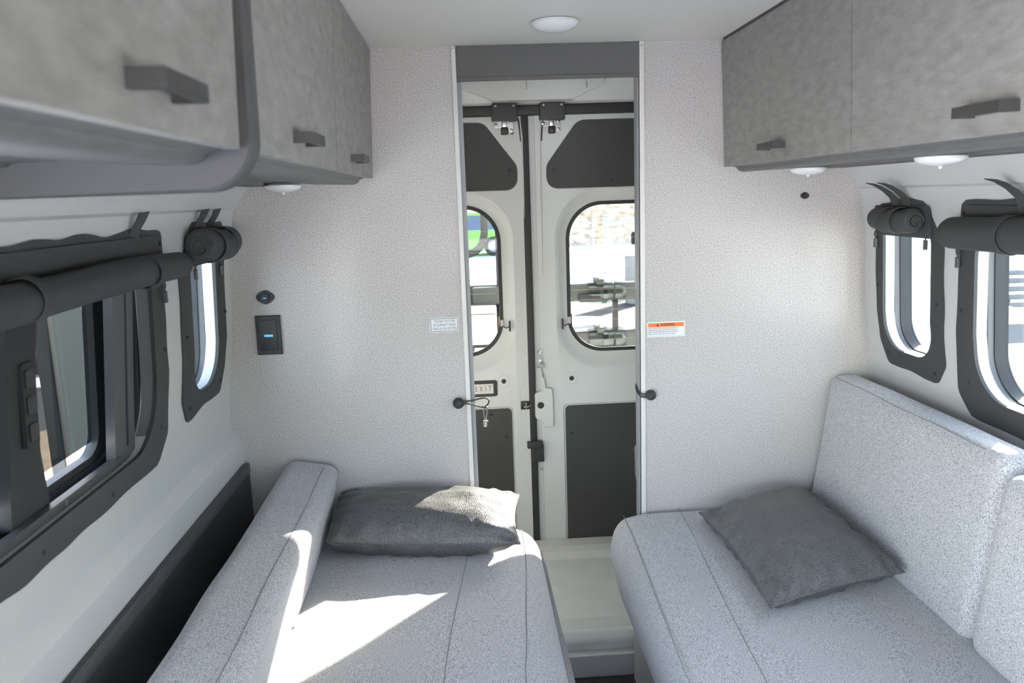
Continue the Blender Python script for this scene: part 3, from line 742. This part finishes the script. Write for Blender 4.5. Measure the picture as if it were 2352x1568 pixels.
t = thing('seat_sticker', (-.071, YF, 1.143), 'white sticker with blue text THIS SEAT NOT FOR OCCUPANCY, left of the doorway', 'sticker')
x0, x1, z0, z1 = -.1115, -.0295, 1.1235, 1.1655
MB().box(x0, x1, YF - .0006, YF, z0, z1).build('sheet', 'sticker_white', t)
bd = MB().ring([(x0 + .002, z0 + .002), (x1 - .002, z0 + .002), (x1 - .002, z1 - .002), (x0 + .002, z1 - .002)], [(x0 + .0035, z0 + .0035), (x1 - .0035, z0 + .0035), (x1 - .0035, z1 - .0035), (x0 + .0035, z1 - .0035)], PY, YF - .0009, YF - .0005)
bd.build('border', 'ink_blue', t)
for k, s in enumerate(('THIS SEAT NOT FOR', 'OCCUPANCY WHILE', 'VEHICLE IS IN MOTION')):
    text('text_line', s, .0108, ((x0 + x1) / 2, YF - .0008, z1 - .0105 - k * .0108), 'ink_blue', t, sx=.62)

t = thing('warning_sticker', (.574, YF, 1.103), 'white WARNING sticker with an orange band, right of the doorway', 'sticker')
x0, x1, z0, z1 = .517, .628, 1.082, 1.1265
MB().box(x0, x1, YF - .0006, YF, z0, z1).build('sheet', 'sticker_white', t)
MB().box(x0 + .0025, x1 - .003, YF - .0009, YF - .0005, z1 - .0145, z1 - .003).build('band', 'orange', t)
MB().ring([(x0 + .0025, z0 + .003), (x1 - .003, z0 + .003), (x1 - .003, z1 - .0145), (x0 + .0025, z1 - .0145)], [(x0 + .0029, z0 + .0034), (x1 - .0034, z0 + .0034), (x1 - .0034, z1 - .0148), (x0 + .0029, z1 - .0148)], PY, YF - .0009, YF - .0005).build('border', 'ink_blue', t)
text('heading', 'WARNING', .0102, ((x0 + x1) / 2 + .004, YF - .0011, z1 - .0087), 'ink_black', t, sx=.85, bold=.0002)
MB().prism([(.5435, z1 - .0125), (.5515, z1 - .0125), (.5475, z1 - .0052)], PY, YF - .0012, YF - .0008).build('warning_triangle', 'ink_black', t)
for k, s in enumerate(('All occupants in this vehicle must be seated at a', 'designated seating position and must wear seat', 'belts at all times while this vehicle is in motion.', 'Failure to do so can result in serious injury.')):
    text('text_line', s, .0056, (x0 + .004, YF - .0008, z1 - .0185 - k * .0056), 'ink_blue', t, align='LEFT', sx=.80)

# ball bungee cords
def ball(t, x, z, r=.0165):
    MB().lathe([(r * math.sin(a), -r * math.cos(a)) for a in [PI * k / 14 for k in range(15)]], (x, YF - r, z), (0, 1, 0), 28).build('ball', 'rubber', t)
t = thing('bungee_cord', (-.040, YF, .916), 'black ball bungee cord on the left doorway post, long loop hanging out', 'bungee cord', 'ball bungee cords on the doorway posts')
ball(t, -.0405, .916)
lp = [(-.028, 2.284, .920), (-.012, 2.286, .920), (.006, 2.288, .9215), (.024, 2.290, .926), (.040, 2.292, .926), (.0485, 2.293, .920), (.0480, 2.293, .910), (.040, 2.292, .902),
      (.030, 2.291, .8985), (.018, 2.290, .902), (.004, 2.288, .908), (-.012, 2.286, .913), (-.028, 2.284, .913)]
def smooth_path(p, it=2):
    for _ in range(it):
        q = [p[0]]
        for a, b_ in zip(p, p[1:]): q += [tuple(.75 * a[i] + .25 * b_[i] for i in range(3)), tuple(.25 * a[i] + .75 * b_[i] for i in range(3))]
        p = q + [p[-1]]
    return p
MB().tube(smooth_path(lp), .0022, 8).build('cord', 'rubber', t)
t = thing('lock_charm', (.035, 2.291, .90), 'small metal barrel clasp on a wire loop hanging from the left bungee', 'clasp')
MB().tube(smooth_path([(.0335, 2.286, .899), (.031, 2.288, .885), (.034, 2.290, .866), (.0365, 2.290, .858), (.039, 2.290, .866), (.0425, 2.289, .885), (.0385, 2.286, .899)]), .0014, 8).build('wire_loop', 'steel', t)
MB().tube([(.0325 , 2.289, .901), (.0335, 2.284, .8995), (.039, 2.284, .8995), (.040, 2.289, .901)], .003, 8).build('knot', 'rubber', t)
MB().lathe([(0, .0), (.0055, .0), (.0068, .0015), (.0068, .017), (.0055, .0185), (0, .0185)], (.0365, 2.290, .8405), (0, 0, 1), 18).build('barrel', 'chrome', t)
t = thing('bungee_cord', (.5235, YF, .913), 'black ball bungee cord on the right doorway post, loop wrapped behind the post', 'bungee cord', 'ball bungee cords on the doorway posts')
ball(t, .5235, .913, .0155)
for dz in (.0035, -.0045):
    MB().tube(smooth_path([(.512, 2.284, .913 + dz), (.503, 2.284, .9125 + dz), (.494, 2.288, .914 + dz), (.488, 2.30, .921 + dz), (.4885, 2.33, .928 + dz), (.492, 2.345, .930 + dz)]), .0023, 8).build('cord', 'rubber', t)

# ------------------------------------------------------------------ benches
def nz3(p, s, seed=0): return noise.noise(Vector((p[0] * s, p[1] * s, p[2] * s + seed)))

# left bench
t = thing('bench_sofa', (-.2, 1.6, 0), 'light grey cloth bench on the left with sunlight across the seat', 'sofa', 'facing cloth benches')
MB().box(-.64, .13, .80, 2.296, 0, .30).build('base', 'plywood', t)
def lseat(p):
    x, y, z = p
    # crown and front roll
    u_ = (x + .47) / .66
    z2 = z
    if z > .45: z2 = z + .004 * math.sin(min(max(u_, 0), 1) * PI) + .0015 * nz3(p, 9)
    if z > .50 and x > .02: z2 -= .35 * (x - .02) ** 2 / .15 * 1.0
    # the skirt flares toward the camera end
    k = max(0, min(1, (2.22 - y) / .5)); low = min(1.6, max(0, (.50 - z) / .15))
    x2 = x
    if x > .1: x2 = x + .020 * k * low + .003 * math.sin(y * 9) * low + .010 * math.sin(min(low, 1.2) * PI / 1.2)
    y2 = y
    return (x2, y2, z2)
MB().box(-.60, .183, .80, 2.292, .25, .553, r=.045, seg=6, fn=lseat, n=(14, 60, 4)).build('seat', 'sofa_cloth', t)
def seam(name, pts, par, r=.0008): return MB().tube(smooth_path(pts, 1), r, 5).build(name, 'seam', par)
def ztop(x, y):
    return lseat((x, y, .553))[2] + .0002
seam('seam', [(x, y, ztop(x, y)) for x, y in [(-.022, 2.28), (-.030, 2.05), (-.05, 1.85), (-.065, 1.7), (-.08, 1.5), (-.09, 1.2), (-.10, .85)]], t)
seam('seam', [(x, y, ztop(x, y) ) for x, y in [(.130, 2.27), (.128, 2.05), (.108, 1.8), (.095, 1.6), (.083, 1.5), (.075, 1.2), (.07, .85)]], t)
def lback(p):
    # unit coords -> slanted bolster
    x, y, z = p                      # x 0..1 outer->inner, z 0..1
    return p
def slanted(q, x0b, x1b, x0t, x1t, z0, z1, dzt=0):
    """map (x 0..1, y, z 0..1) to a slanted block; bottom x0b..x1b, top x0t..x1t; dzt lifts the outer top"""
    def fn(p):
        a, y, c = p[0] , p[1], p[2]
        ua = a / q; uc = c
        xa = x0b + (x1b - x0b) * ua; xt = x0t + (x1t - x0t) * ua
        zt = z1 + dzt * (1 - ua)
        x = xa + (xt - xa) * uc / (z1 - z0); z = z0 + (zt - z0) * uc / (z1 - z0)
        return (x, y, z)
    return fn
q = .14
f0 = slanted(q, -.60, -.435, -.535, -.385, .535, .755, .028)
def fl(p):
    x, y, z = f0(p); wob = .004 * nz3((x, y, z), 6, 5) + .0025 * math.sin(y * 11)
    return (x + wob, y, z + wob * .5 + .004 * math.sin(y * 3))
MB().box(0, q, .80, 2.278, 0, .22, r=.034, seg=6, fn=fl, n=(5, 70, 8)).build('backrest', 'sofa_cloth', t)
pa = fl((q * .93, 1, .22))
seam('seam', [fl((q * .74, y, .2203)) for y in [2.22 - k * .1 for k in range(14)]], t)

# right bench
t = thing('bench_sofa', (.75, 1.6, 0), 'light grey cloth bench on the right with a tall tilted backrest', 'sofa', 'facing cloth benches')
MB().box(.47, 1.13, -.2, 2.296, 0, .30).build('base', 'plywood', t)
def rseat(p):
    x, y, z = p; z2 = z
    if z > .45: z2 = z + .004 * math.sin(min(max((x - .4) / .6, 0), 1) * PI) + .0015 * nz3(p, 8, 9)
    if z > .50 and x < .50: z2 -= .35 * (.50 - x) ** 2 / .12
    low = max(0, (.52 - z) / .2); k = max(0, min(1, (2.22 - y) / .5))
    x2 = x
    if x < .50: x2 = x - .008 * math.sin(min(low, 1.2) * PI / 1.2) + .035 * max(0, low - .35)
    return (x2, y, z2)
MB().box(.398, 1.12, -.2, 2.292, .25, .556, r=.045, seg=6, fn=rseat, n=(14, 60, 4)).build('seat', 'sofa_cloth', t)
zr = lambda x, y: rseat((x, y, .556))[2] + .0002
seam('seam', [(x, y, zr(x, y)) for x, y in [(.438, 2.28), (.436, 2.1), (.424, 1.86), (.414, 1.6), (.408, 1.45), (.404, 1.2), (.40, .6)]], t)
seam('seam', [(x, y, zr(x, y)) for x, y in [(.605, 2.28), (.597, 2.1), (.572, 1.82), (.553, 1.55), (.545, 1.4), (.54, 1.2), (.54, .6)]], t)
q = .12
g0 = slanted(q, 1.00, 1.13, 1.058, 1.142, .545, .956, -.0)
def fr(p):
    x, y, z = g0(p); h_ = (z - .545) / .41
    wob = .004 * nz3((x, y, z), 5, 2)
    bulge = -.010 * math.sin(max(0, min(1, h_)) * PI) * (1 - p[0] / q) * math.sin(max(0, min(1, (y - 1.5) / .78)) * PI)
    return (x + wob + bulge, y, z + wob * .4 - .010 * max(0, (y - 2.05)))
MB().box(0, q, 1.495, 2.285, 0, .41, r=.032, seg=6, fn=fr, n=(4, 36, 14)).build('backrest', 'sofa_cloth', t)
seam('seam', [fr((q * .06, y, .4108 - .006)) for y in [2.26 - k * .05 for k in range(15)]], t)
g1 = slanted(q, .985, 1.13, 1.040, 1.142, .545, .925, .01)
def fr2(p):
    x, y, z = g1(p); return (x + .004 * nz3((x, y, z), 5, 22), y, z)
MB().box(0, q, -.2, 1.483, 0, .38, r=.040, seg=6, fn=fr2, n=(4, 60, 12)).build('backrest', 'sofa_cloth', t)

# pillows
def pillow(name, W, H, T, fn, label, par_loc, seed):
    t = thing(name, par_loc, label, 'pillow', 'dark leather lumbar pillows')
    nu, nv = 64, 40
    def base(u, v, s):
        # u,v in -1..1
        pu = 1 - .075 * (1 - u * u) * 0; ed = max(abs(u), abs(v))
        x = u * W / 2 * (1 - .055 * (1 - v * v)); y = v * H / 2 * (1 - .085 * (1 - u * u))
        k = max(0., (1 - abs(u) ** 2.6)) ** .55 * max(0., (1 - abs(v) ** 2.6)) ** .55
        wr = nz3((u * 3.3, v * 3.3, s), 1, seed)
        pl = (math.sin(v * 17 + seed + nz3((v * 3, u, 0), 1, seed) * 3) * max(0, abs(u) - .62) / .38 * .008 + math.sin(u * 25 + seed + nz3((u * 4, v, 0), 1, seed) * 3) * max(0, abs(v) - .66) / .34 * .0085)
        z = s * (T / 2 * k * (1 + .12 * wr) + pl * min(1, k * 3) * 1.0)
        return (x, y, z)
    mb = MB()
    for s in (1, -1):
        v = []; f = []
        for j in range(nv + 1):
            for i in range(nu + 1):
                u_ = math.sin((i / nu - .5) * PI); v_ = math.sin((j / nv - .5) * PI)
                v.append(fn(base(u_, v_, s)))
        for j in range(nv):
            for i in range(nu): a = j * (nu + 1) + i; f.append((a, a + 1, a + nu + 2, a + nu + 1))
        mb.add(v, f)
    me = bpy.data.meshes.new('cover'); me.from_pydata(mb.v, [], mb.f)
    bm = bmesh.new(); bm.from_mesh(me); bmesh.ops.remove_doubles(bm, verts=bm.verts, dist=1e-5); bmesh.ops.recalc_face_normals(bm, faces=bm.faces); bm.to_mesh(me); bm.free()
    finish('cover', me, 'leather', t, True, 70)
    ring = []
    for k in range(60): ring.append(base(-1 + 2 * k / 60, -1, 1))
    for k in range(40): ring.append(base(1, -1 + 2 * k / 40, 1))
    for k in range(60): ring.append(base(1 - 2 * k / 60, 1, 1))
    for k in range(40): ring.append(base(-1, 1 - 2 * k / 40, 1))
    MB().tube([fn(p) for p in ring], .0022, 6, closed=True).build('seam_welt', 'leather', t)
def pl_left(p):
    x, y, z = p
    zz = .603 + z + .10 * (y + .14) * .9 + .010 * (x / .27) ** 2 - .008 * x
    if zz < .561: zz = .561 + (zz - .561) * .04
    X = -.158 + x + y * .06
    if X < -.395: X = -.395 + (X + .395) * .15
    return (X, 2.155 + y - .035 * (x / .27), zz)
pillow('throw_pillow', .55, .285, .155, pl_left, 'black leather lumbar pillow on the left bench, one end in bright sun', (-.17, 2.15, .556), 1.3)
def pl_right(p):
    a = math.radians(-90); x, y, z = p
    X = x * math.cos(a) - y * math.sin(a); Y = x * math.sin(a) + y * math.cos(a)
    zz = .602 + z + .012 * (X / .16)
    if zz < .563: zz = .563 + (zz - .563) * .04
    return (.808 + X, 1.932 + Y + .22 * X, zz)
pillow('throw_pillow', .55, .345, .13, pl_right, 'dark grey leather lumbar pillow lying in shade on the right bench', (.81, 1.93, .56), 4.4)

# black board along the left wall behind the bench back
t = thing('side_board', (-.655, 1.5, .55), 'long black board standing along the left wall behind the bench back', 'board')
MB().box(-.668, -.652, .80, 2.285, .30, .768, r=.003).build('panel', 'side_panel', t)
MB().box(-.652, -.6495, .80, 2.283, .742, .7665, r=.001).build('top_edge', 'frame_grey', t)

# ------------------------------------------------------------------ outside
GZ = -.55
def slab(name, pts, z0, z1, mat): return MB().prism(pts, PZ, z0, z1).build(name, mat)
g = MB().box(-60, 70, -40, 90, GZ - .3, GZ).build('ground', 'asphalt'); struct(g)
# snow field in front of the fence and around
def blob(cx, cy, rx, ry, seed, n=40):
    return [(cx + rx * math.cos(a) * (1 + .28 * noise.noise(Vector((math.cos(a) * 1.6, math.sin(a) * 1.6, seed)))+ .08 * noise.noise(Vector((math.cos(a) * 6, math.sin(a) * 6, seed)))), cy + ry * math.sin(a) * (1 + .28 * noise.noise(Vector((math.cos(a) * 1.6, math.sin(a) * 1.6, seed + 9))))) for a in [2 * PI * k / n for k in range(n)]]
sf = tag(slab('snow_field', [(-30, 16.6), (1.2, 16.2), (2.6, 15.9), (4, 16.4), (10, 15.2), (40, 14), (60, 34), (-30, 34)], GZ, GZ + .05, 'snow'), 'wide snow field in front of and behind the chain link fence', 'snow', kind='stuff')
for i, (cx, cy, rx, ry, sd_, lab) in enumerate(((1.2, 12.9, 1.15, .55, 1.1, 'ragged snow patch on asphalt below the upper rack bar, right rear window'),
                                          (-.6, 9.5, 1.6, 1.3, 2.2, 'patch of snow on the asphalt behind the left rear window'),
                                          (1.9, 8.0, .7, .45, 5.5, 'patch of snow on the asphalt just above the lower rack bar'),
                                          (6.6, 10.2, 1.3, .55, 3.3, 'lumpy snow strip beside the white car, seen through the big right window'),
                                          (-5.4, 10.0, 1.6, .42, 7.7, 'thin strip of snow in front of the slatted trailer on the left'))):
    tag(slab('snow_patch', blob(cx, cy, rx, ry, sd_), GZ, GZ + .03, 'snow'), lab, 'snow', 'snow patches on the asphalt')
tag(slab('bank_snow', blob(8, 3.2, 5.2, 4.2, 4.2), GZ, GZ + .02, 'snow'), 'trodden snow on the ground along the right side of the van', 'snow')
tag(slab('dirt_patch', blob(-3.0, 6.9, 1.2, 2.0, 6.1), GZ, GZ + .02, 'sand'), 'bare tan dirt on the ground outside the left window', 'dirt')
tag(slab('bounce_snow', [(-30, -34), (40, -34), (40, -2.2), (2.4, -2.6), (-.5, -2.0), (-1.6, .5), (-2.4, 2.6), (-7, 2.9), (-30, 2.0)], GZ, GZ + .03, 'snow'), 'unseen snow cover added around the front of the van to bounce light indoors', 'snow', kind='stuff')  # unseen snow added as a reflector to light the upper interior
# grassy hill
hv = []; hf = []; nx_, ny_ = 60, 16
for j in range(ny_ + 1):
    for i in range(nx_ + 1):
        x = -50 + 110 * i / nx_; y = 32 + 34 * j / ny_; z = GZ + (y - 32) * .34 + .5 * noise.noise(Vector((x * .3, y * .3, 0)))
        hv.append((x, y, max(z, GZ - .1)))
for j in range(ny_):
    for i in range(nx_): a = j * (nx_ + 1) + i; hf.append((a, a + 1, a + nx_ + 2, a + nx_ + 1))
struct(MB().add(hv, hf).build('hillside', 'dry_grass'))

# chain link fence, 1.5 m
t = thing('chain_link_fence', (6, 20.3, GZ + .055), 'galvanised chain link fence with a gate post in the snow behind the van', 'fence')
for x, r_, top in ((3.52, .075, .98), (3.20, .035, .86), (1.38, .03, .86), (7.2, .05, .86), (10.5, .05, .86)):
    MB().tube([(x, 20.3, GZ + .055), (x, 20.3, top)], r_, 12).build('fence_post', 'galvanised', t)
for z, xa, xb in ((.80, 1.38, 3.2), (.215, 1.38, 3.2), (.80, 3.6, 10.5), (.235, 3.6, 10.5)):
    MB().tube([(xa, 20.3, z), (xb, 20.3, z)], .03, 8).build('rail', 'galvanised', t)

for xa, xb in ((1.38, 3.2), (3.58, 7.6)):
    mesh = MB(); s = .10; H = .58; k = xa - H
    while k < xb:
        for sg in (1, -1):
            a0_, a1_ = k, k + H
            za, zb_ = (.22, .22 + H) if sg > 0 else (.22 + H, .22)
            c0, c1 = max(a0_, xa), min(a1_, xb)
            if c1 > c0:
                f_ = lambda a: za + (zb_ - za) * (a - a0_) / H
                mesh.tube([(c0, 20.3 + .01 * sg, f_(c0)), (c1, 20.3 + .01 * sg, f_(c1))], .0045, 4)
        k += s
    mesh.build('chain_mesh', 'galvanised', t)

# vehicles
def car(name, loc, heading, L_, W_, H_, body_mat, label, grille=False, cat='car', hr=.56):
    t = thing(name, loc, label, cat)
    ca, sa = math.cos(heading), math.sin(heading); ox, oy, oz = loc
    def W(p): return (ox + p[0] * ca - p[1] * sa, oy + p[0] * sa + p[1] * ca, oz + p[2])
    hb = H_ * hr
    side = [(-L_ / 2, .17), (-L_ / 2 + .02, hb * .9), (-L_ / 2 + .10, hb), (-L_ * .22, hb * 1.03), (-L_ * .10, H_ * .96), (-L_ * .02, H_), (L_ * .30, H_ * .99), (L_ * .44, hb * 1.08), (L_ / 2, hb), (L_ / 2, .17)]
    side = roundpoly(side, [.08, .08, .10, .15, .2, .3, .3, .2, .1, .08], 5)
    def sec(d, k): return [W((p[0] * (1 - .01 * k), d, .25 + (p[1] - .25) * (1 - .03 * k) )) for p in side]
    def tumble(p, yv):
        zf = max(0, (p[1] - hb) / (H_ - hb)); return yv * (1 - .16 * zf)
    loops = [[W((p[0], tumble(p, yv), p[1])) for p in side] for yv in (-W_ / 2, -W_ * .46, W_ * .46, W_ / 2)]
    MB().loft(loops).build('body', body_mat, t)
    # side windows
    for sg in (-1, 1):
        for a, b_ in ((-.12, .06), (.075, .24), (.255, .36)):
            zl, zh = hb * 1.06, H_ * .93
            q_ = roundpoly([(a * L_ - (.10 if a < -.1 else 0), zl), (b_ * L_ + (.12 if b_ > .3 else 0), zl), (b_ * L_, zh), (a * L_ + (.08 if a < -.1 else 0), zh)], .04, 4)
            MB().loft([[W((p[0], sg * (abs(tumble(p, W_ / 2)) + e_), p[1])) for p in q_] for e_ in (-.02, .008)]).build('side_window', 'car_glass', t)
    # windscreen
    q_ = [(-W_ * .40, 0), (W_ * .40, 0), (W_ * .34, 1), (-W_ * .34, 1)]
    MB().loft([[W((-L_ * .215 + p[1] * L_ * .105 - e_, p[0], hb * 1.07 + p[1] * (H_ * .90 - hb * 1.07) + e_ * .5)) for p in q_] for e_ in (-.02, .02)]).build('windscreen', 'car_glass', t)
    for sx_ in (-.32, .32):
        for sg in (-1, 1):
            c = W((sx_ * L_, sg * (W_ / 2 - .12), .33)); ax = (-sa * sg, ca * sg, 0)
            wh = MB().lathe([(0, .13), (.20, .13), (.22, .14), (.30, .14), (.335, .11), (.335, -.08), (0, -.08)], c, ax, 28).build('wheel', 'tyre', t)
            MB().lathe([(0, .15), (.05, .15), (.18, .142), (.20, .135), (0, .13)], c, ax, 20).build('hub', 'galvanised', wh)
    if grille:
        xg = -L_ / 2 - .005
        gq = roundpoly([(-.42, hb * .715), (.42, hb * .715), (.52, hb * .85), (-.52, hb * .85)], .06, 5)
        gr = MB().loft([[W((xg - e_, p[0], p[1])) for p in gq] for e_ in (-.03, .012)]).build('grille', 'car_dark', t)
        bars = MB()
        for k in range(4):
            z = hb * .735 + k * hb * .03; a = .43 + k * .022
            bars.loft([[W((xg - .02, -a, z)), W((xg - .02, a, z)), W((xg - .02, a, z + .018)), W((xg - .02, -a, z + .018))], [W((xg, -a, z)), W((xg, a, z)), W((xg, a, z + .018)), W((xg, -a, z + .018))]])
        bars.build('grille_bar', 'steel', gr)
        lg = roundpoly([(-.5, hb * .58), (.5, hb * .58), (.55, hb * .65), (-.55, hb * .65)], .03, 4)
        MB().loft([[W((xg - e_, p[0], p[1])) for p in lg] for e_ in (-.03, .010)]).build('lower_intake', 'car_dark', t)
        for sg in (-1, 1):
            hq = roundpoly([(sg * .58, hb * .70), (sg * .86, hb * .74), (sg * .88, hb * .90), (sg * .60, hb * .86)], .03, 4)
            MB().loft([[W((xg - e_ + .05 * abs(p[0]) - .02, p[0], p[1])) for p in hq] for e_ in (-.05, .012)]).build('headlamp', 'chrome', t)
    return t
car('green_car', (-.6, 29.0, GZ + .055), 0.0, 4.9, 1.85, 1.50, 'green_paint', 'bright green car parked beyond the snow, seen through the left rear window')
car('parked_van', (3.84, 7.35, GZ + .025), PI / 2, 4.9, 2.0, 2.6, 'car_white', 'tall white van with a barred grille parked outside the right windows', grille=True, cat='van', hr=.66)

# bits behind the right rear window
t = thing('trash_barrel', (3.1, 15.0, GZ), 'pale grey barrel with a black lamp head beyond the right rear window', 'barrel')
MB().lathe([(0, 0), (.20, 0), (.22, .05), (.22, .86), (.21, .9), (0, .9)], (3.17, 15.0, GZ), (0, 0, 1), 24).build('barrel_body', 'concrete', t)
MB().lathe([(0, 0), (.03, 0), (.03, .20), (0, .20)], (3.17, 15.0, GZ + .89), (0, 0, 1), 12).build('neck', 'concrete', t)
MB().lathe([(0, 0), (.085, 0), (.095, .03), (.095, .2), (.07, .24), (0, .25)], (3.17, 15.0, GZ + 1.09), (0, 0, 1), 20).build('cap', 'tyre', t)

# hitch carrier behind the doors
RY = 3.65
t = thing('hitch_rack', (.45, RY, GZ), 'dark metal rack with two cross bars and clear strap mounts behind the rear windows', 'rack')
MB().box(.02, .80, RY - .03, RY + .03, 1.022, 1.100, r=.012, seg=3).build('cross_bar', 'rack_grey', t)
MB().box(.02, .86, RY - .03, RY + .03, .796, .882, r=.012, seg=3).build('cross_bar', 'rack_grey', t)
MB().box(-.20, .14, RY + .03, RY + .06, .80, 1.105, r=.006).build('back_plate', 'rack_grey', t)
MB().box(.660, .683, RY - .012, RY + .012, .80, 1.1).build('link', 'rack_black', t)
MB().tube([(.150, RY + .02, GZ), (.150, RY + .02, 1.75)], .017, 12).build('upright', 'rack_black', t)
MB().tube([(.80, RY + .02, GZ), (.80, RY + .02, 1.12)], .017, 12).build('upright', 'rack_black', t)
MB().tube(smooth_path([(.088, RY, 1.75), (.088, RY, 1.40), (.086, RY, 1.325), (.062, RY, 1.272), (.010, RY, 1.248), (-.12, RY, 1.240)], 3), .0175, 14).build('hoop', 'rack_black', t)
for zc in (1.06, .84):
    c = (.60, RY, zc)
    cup = MB().lathe([(.050, -.055), (.052, -.04), (.052, .055), (.048, .06)], (c[0], c[1], c[2]), (1, 0, 0), 24).build('mount_cup', 'clear_plastic', t)
    MB().lathe([(0.0, .056), (.03, .06), (.052, .075), (.056, .10), (.045, .125), (0, .135)], (c[0] - .01, c[1], c[2]), (1, 0, 0), 24).build('dome_end', 'clear_plastic', cup)
    MB().box(c[0] - .022, c[0] + .012, RY - .062, RY + .05, zc + .038, zc + .062, r=.004).build('ratchet', 'rack_grey', cup)
    fan = MB()
    for k in range(4):
        a = math.radians(25 + 24 * k); fan.strip([(c[0] - .01, RY - .03, zc + .055), (c[0] - .01 - math.cos(a) * .03, RY - .035, zc + .060 + math.sin(a) * .02), (c[0] - .02 - math.cos(a) * .055, RY - .035, zc + .058 + math.sin(a) * .035)], (0, 1, 0), .03, None, .003)
    fan.build('strap_teeth', 'clear_plastic', cup)
    MB().strip(smooth_path([(c[0] - .03, RY - .03, zc + .05), (c[0] - .06, RY - .035, zc + .068), (c[0] - .09, RY - .035, zc + .073), (c[0] - .12, RY - .035, zc + .067)]), (0, 1, 0), .022, None, .003).build('strap_tail', 'clear_plastic', cup)
    MB().strip([(c[0] + .02, RY + .056 * math.sin(a), zc + .056 * math.cos(a)) for a in [math.radians(k) for k in range(0, 361, 20)]], (1, 0, 0), .02, None, .003).build('strap', 'clear_plastic', cup)
MB().box(.50, .60, RY - .05, RY - .02, 1.02, 1.055, r=.006).build('buckle', 'rack_black', t)
t = thing('cargo_box', (0, RY - .08, .84), 'bright white flat box lid strapped to the rack behind the left rear window', 'box')
MB().box(-.22, .125, RY - .075, RY - .035, .848, 1.024, r=.008, seg=3).build('lid', 'bright_box', t)
MB().box(-.20, .12, RY - .077, RY - .074, .985, .990, r=.0).build('lid_groove', 'rack_grey', t)
t = tag(MB().box(.020, .082, RY - .070, RY - .066, .797, .835).build('paper_tag', 'sticker_white'), 'small white printed tag below the white box lid behind the left rear window', 'tag')

# left side: trailer with slats, and a ribbed post
t = thing('slatted_trailer', (-4.6, 8.6, GZ), 'dark trailer with pale horizontal slats outside the left window', 'trailer')
MB().box(-6.2, -4.6, 5.0, 13.0, .02, 2.6).build('trailer_body', 'slat_dark', t)
for k in range(12):
    z = .15 + k * .19
    MB().box(-4.602, -4.52, 5.0, 13.0, z, z + .05).build('slat', 'slat_light', t)
for y in (6.2, 11.4):
    MB().lathe([(0, 0), (.25, 0), (.33, .03), (.36, .06), (.36, .2), (.3, .22), (0, .22)], (-4.85, y, GZ + .36), (1, 0, 0), 28).build('wheel', 'tyre', t)
t = thing('ribbed_panel', (-2.2, 4.55, GZ), 'grey ribbed metal door edge standing outside the left sliding window', 'metal panel')
rb = []
for k in range(9):
    y = 4.34 + k * .05; rb += [(-2.2 + (.012 if k % 2 else -.012), y)]
rb2 = [(p[0] - .05, p[1]) for p in reversed(rb)]
MB().prism(rb + rb2, PZ, GZ, 2.2).build('panel', 'ribbed_metal', t)
MB().box(-2.26, -2.18, 4.28, 4.34, GZ, 2.2, r=.01).build('edge_channel', 'rack_black', t)
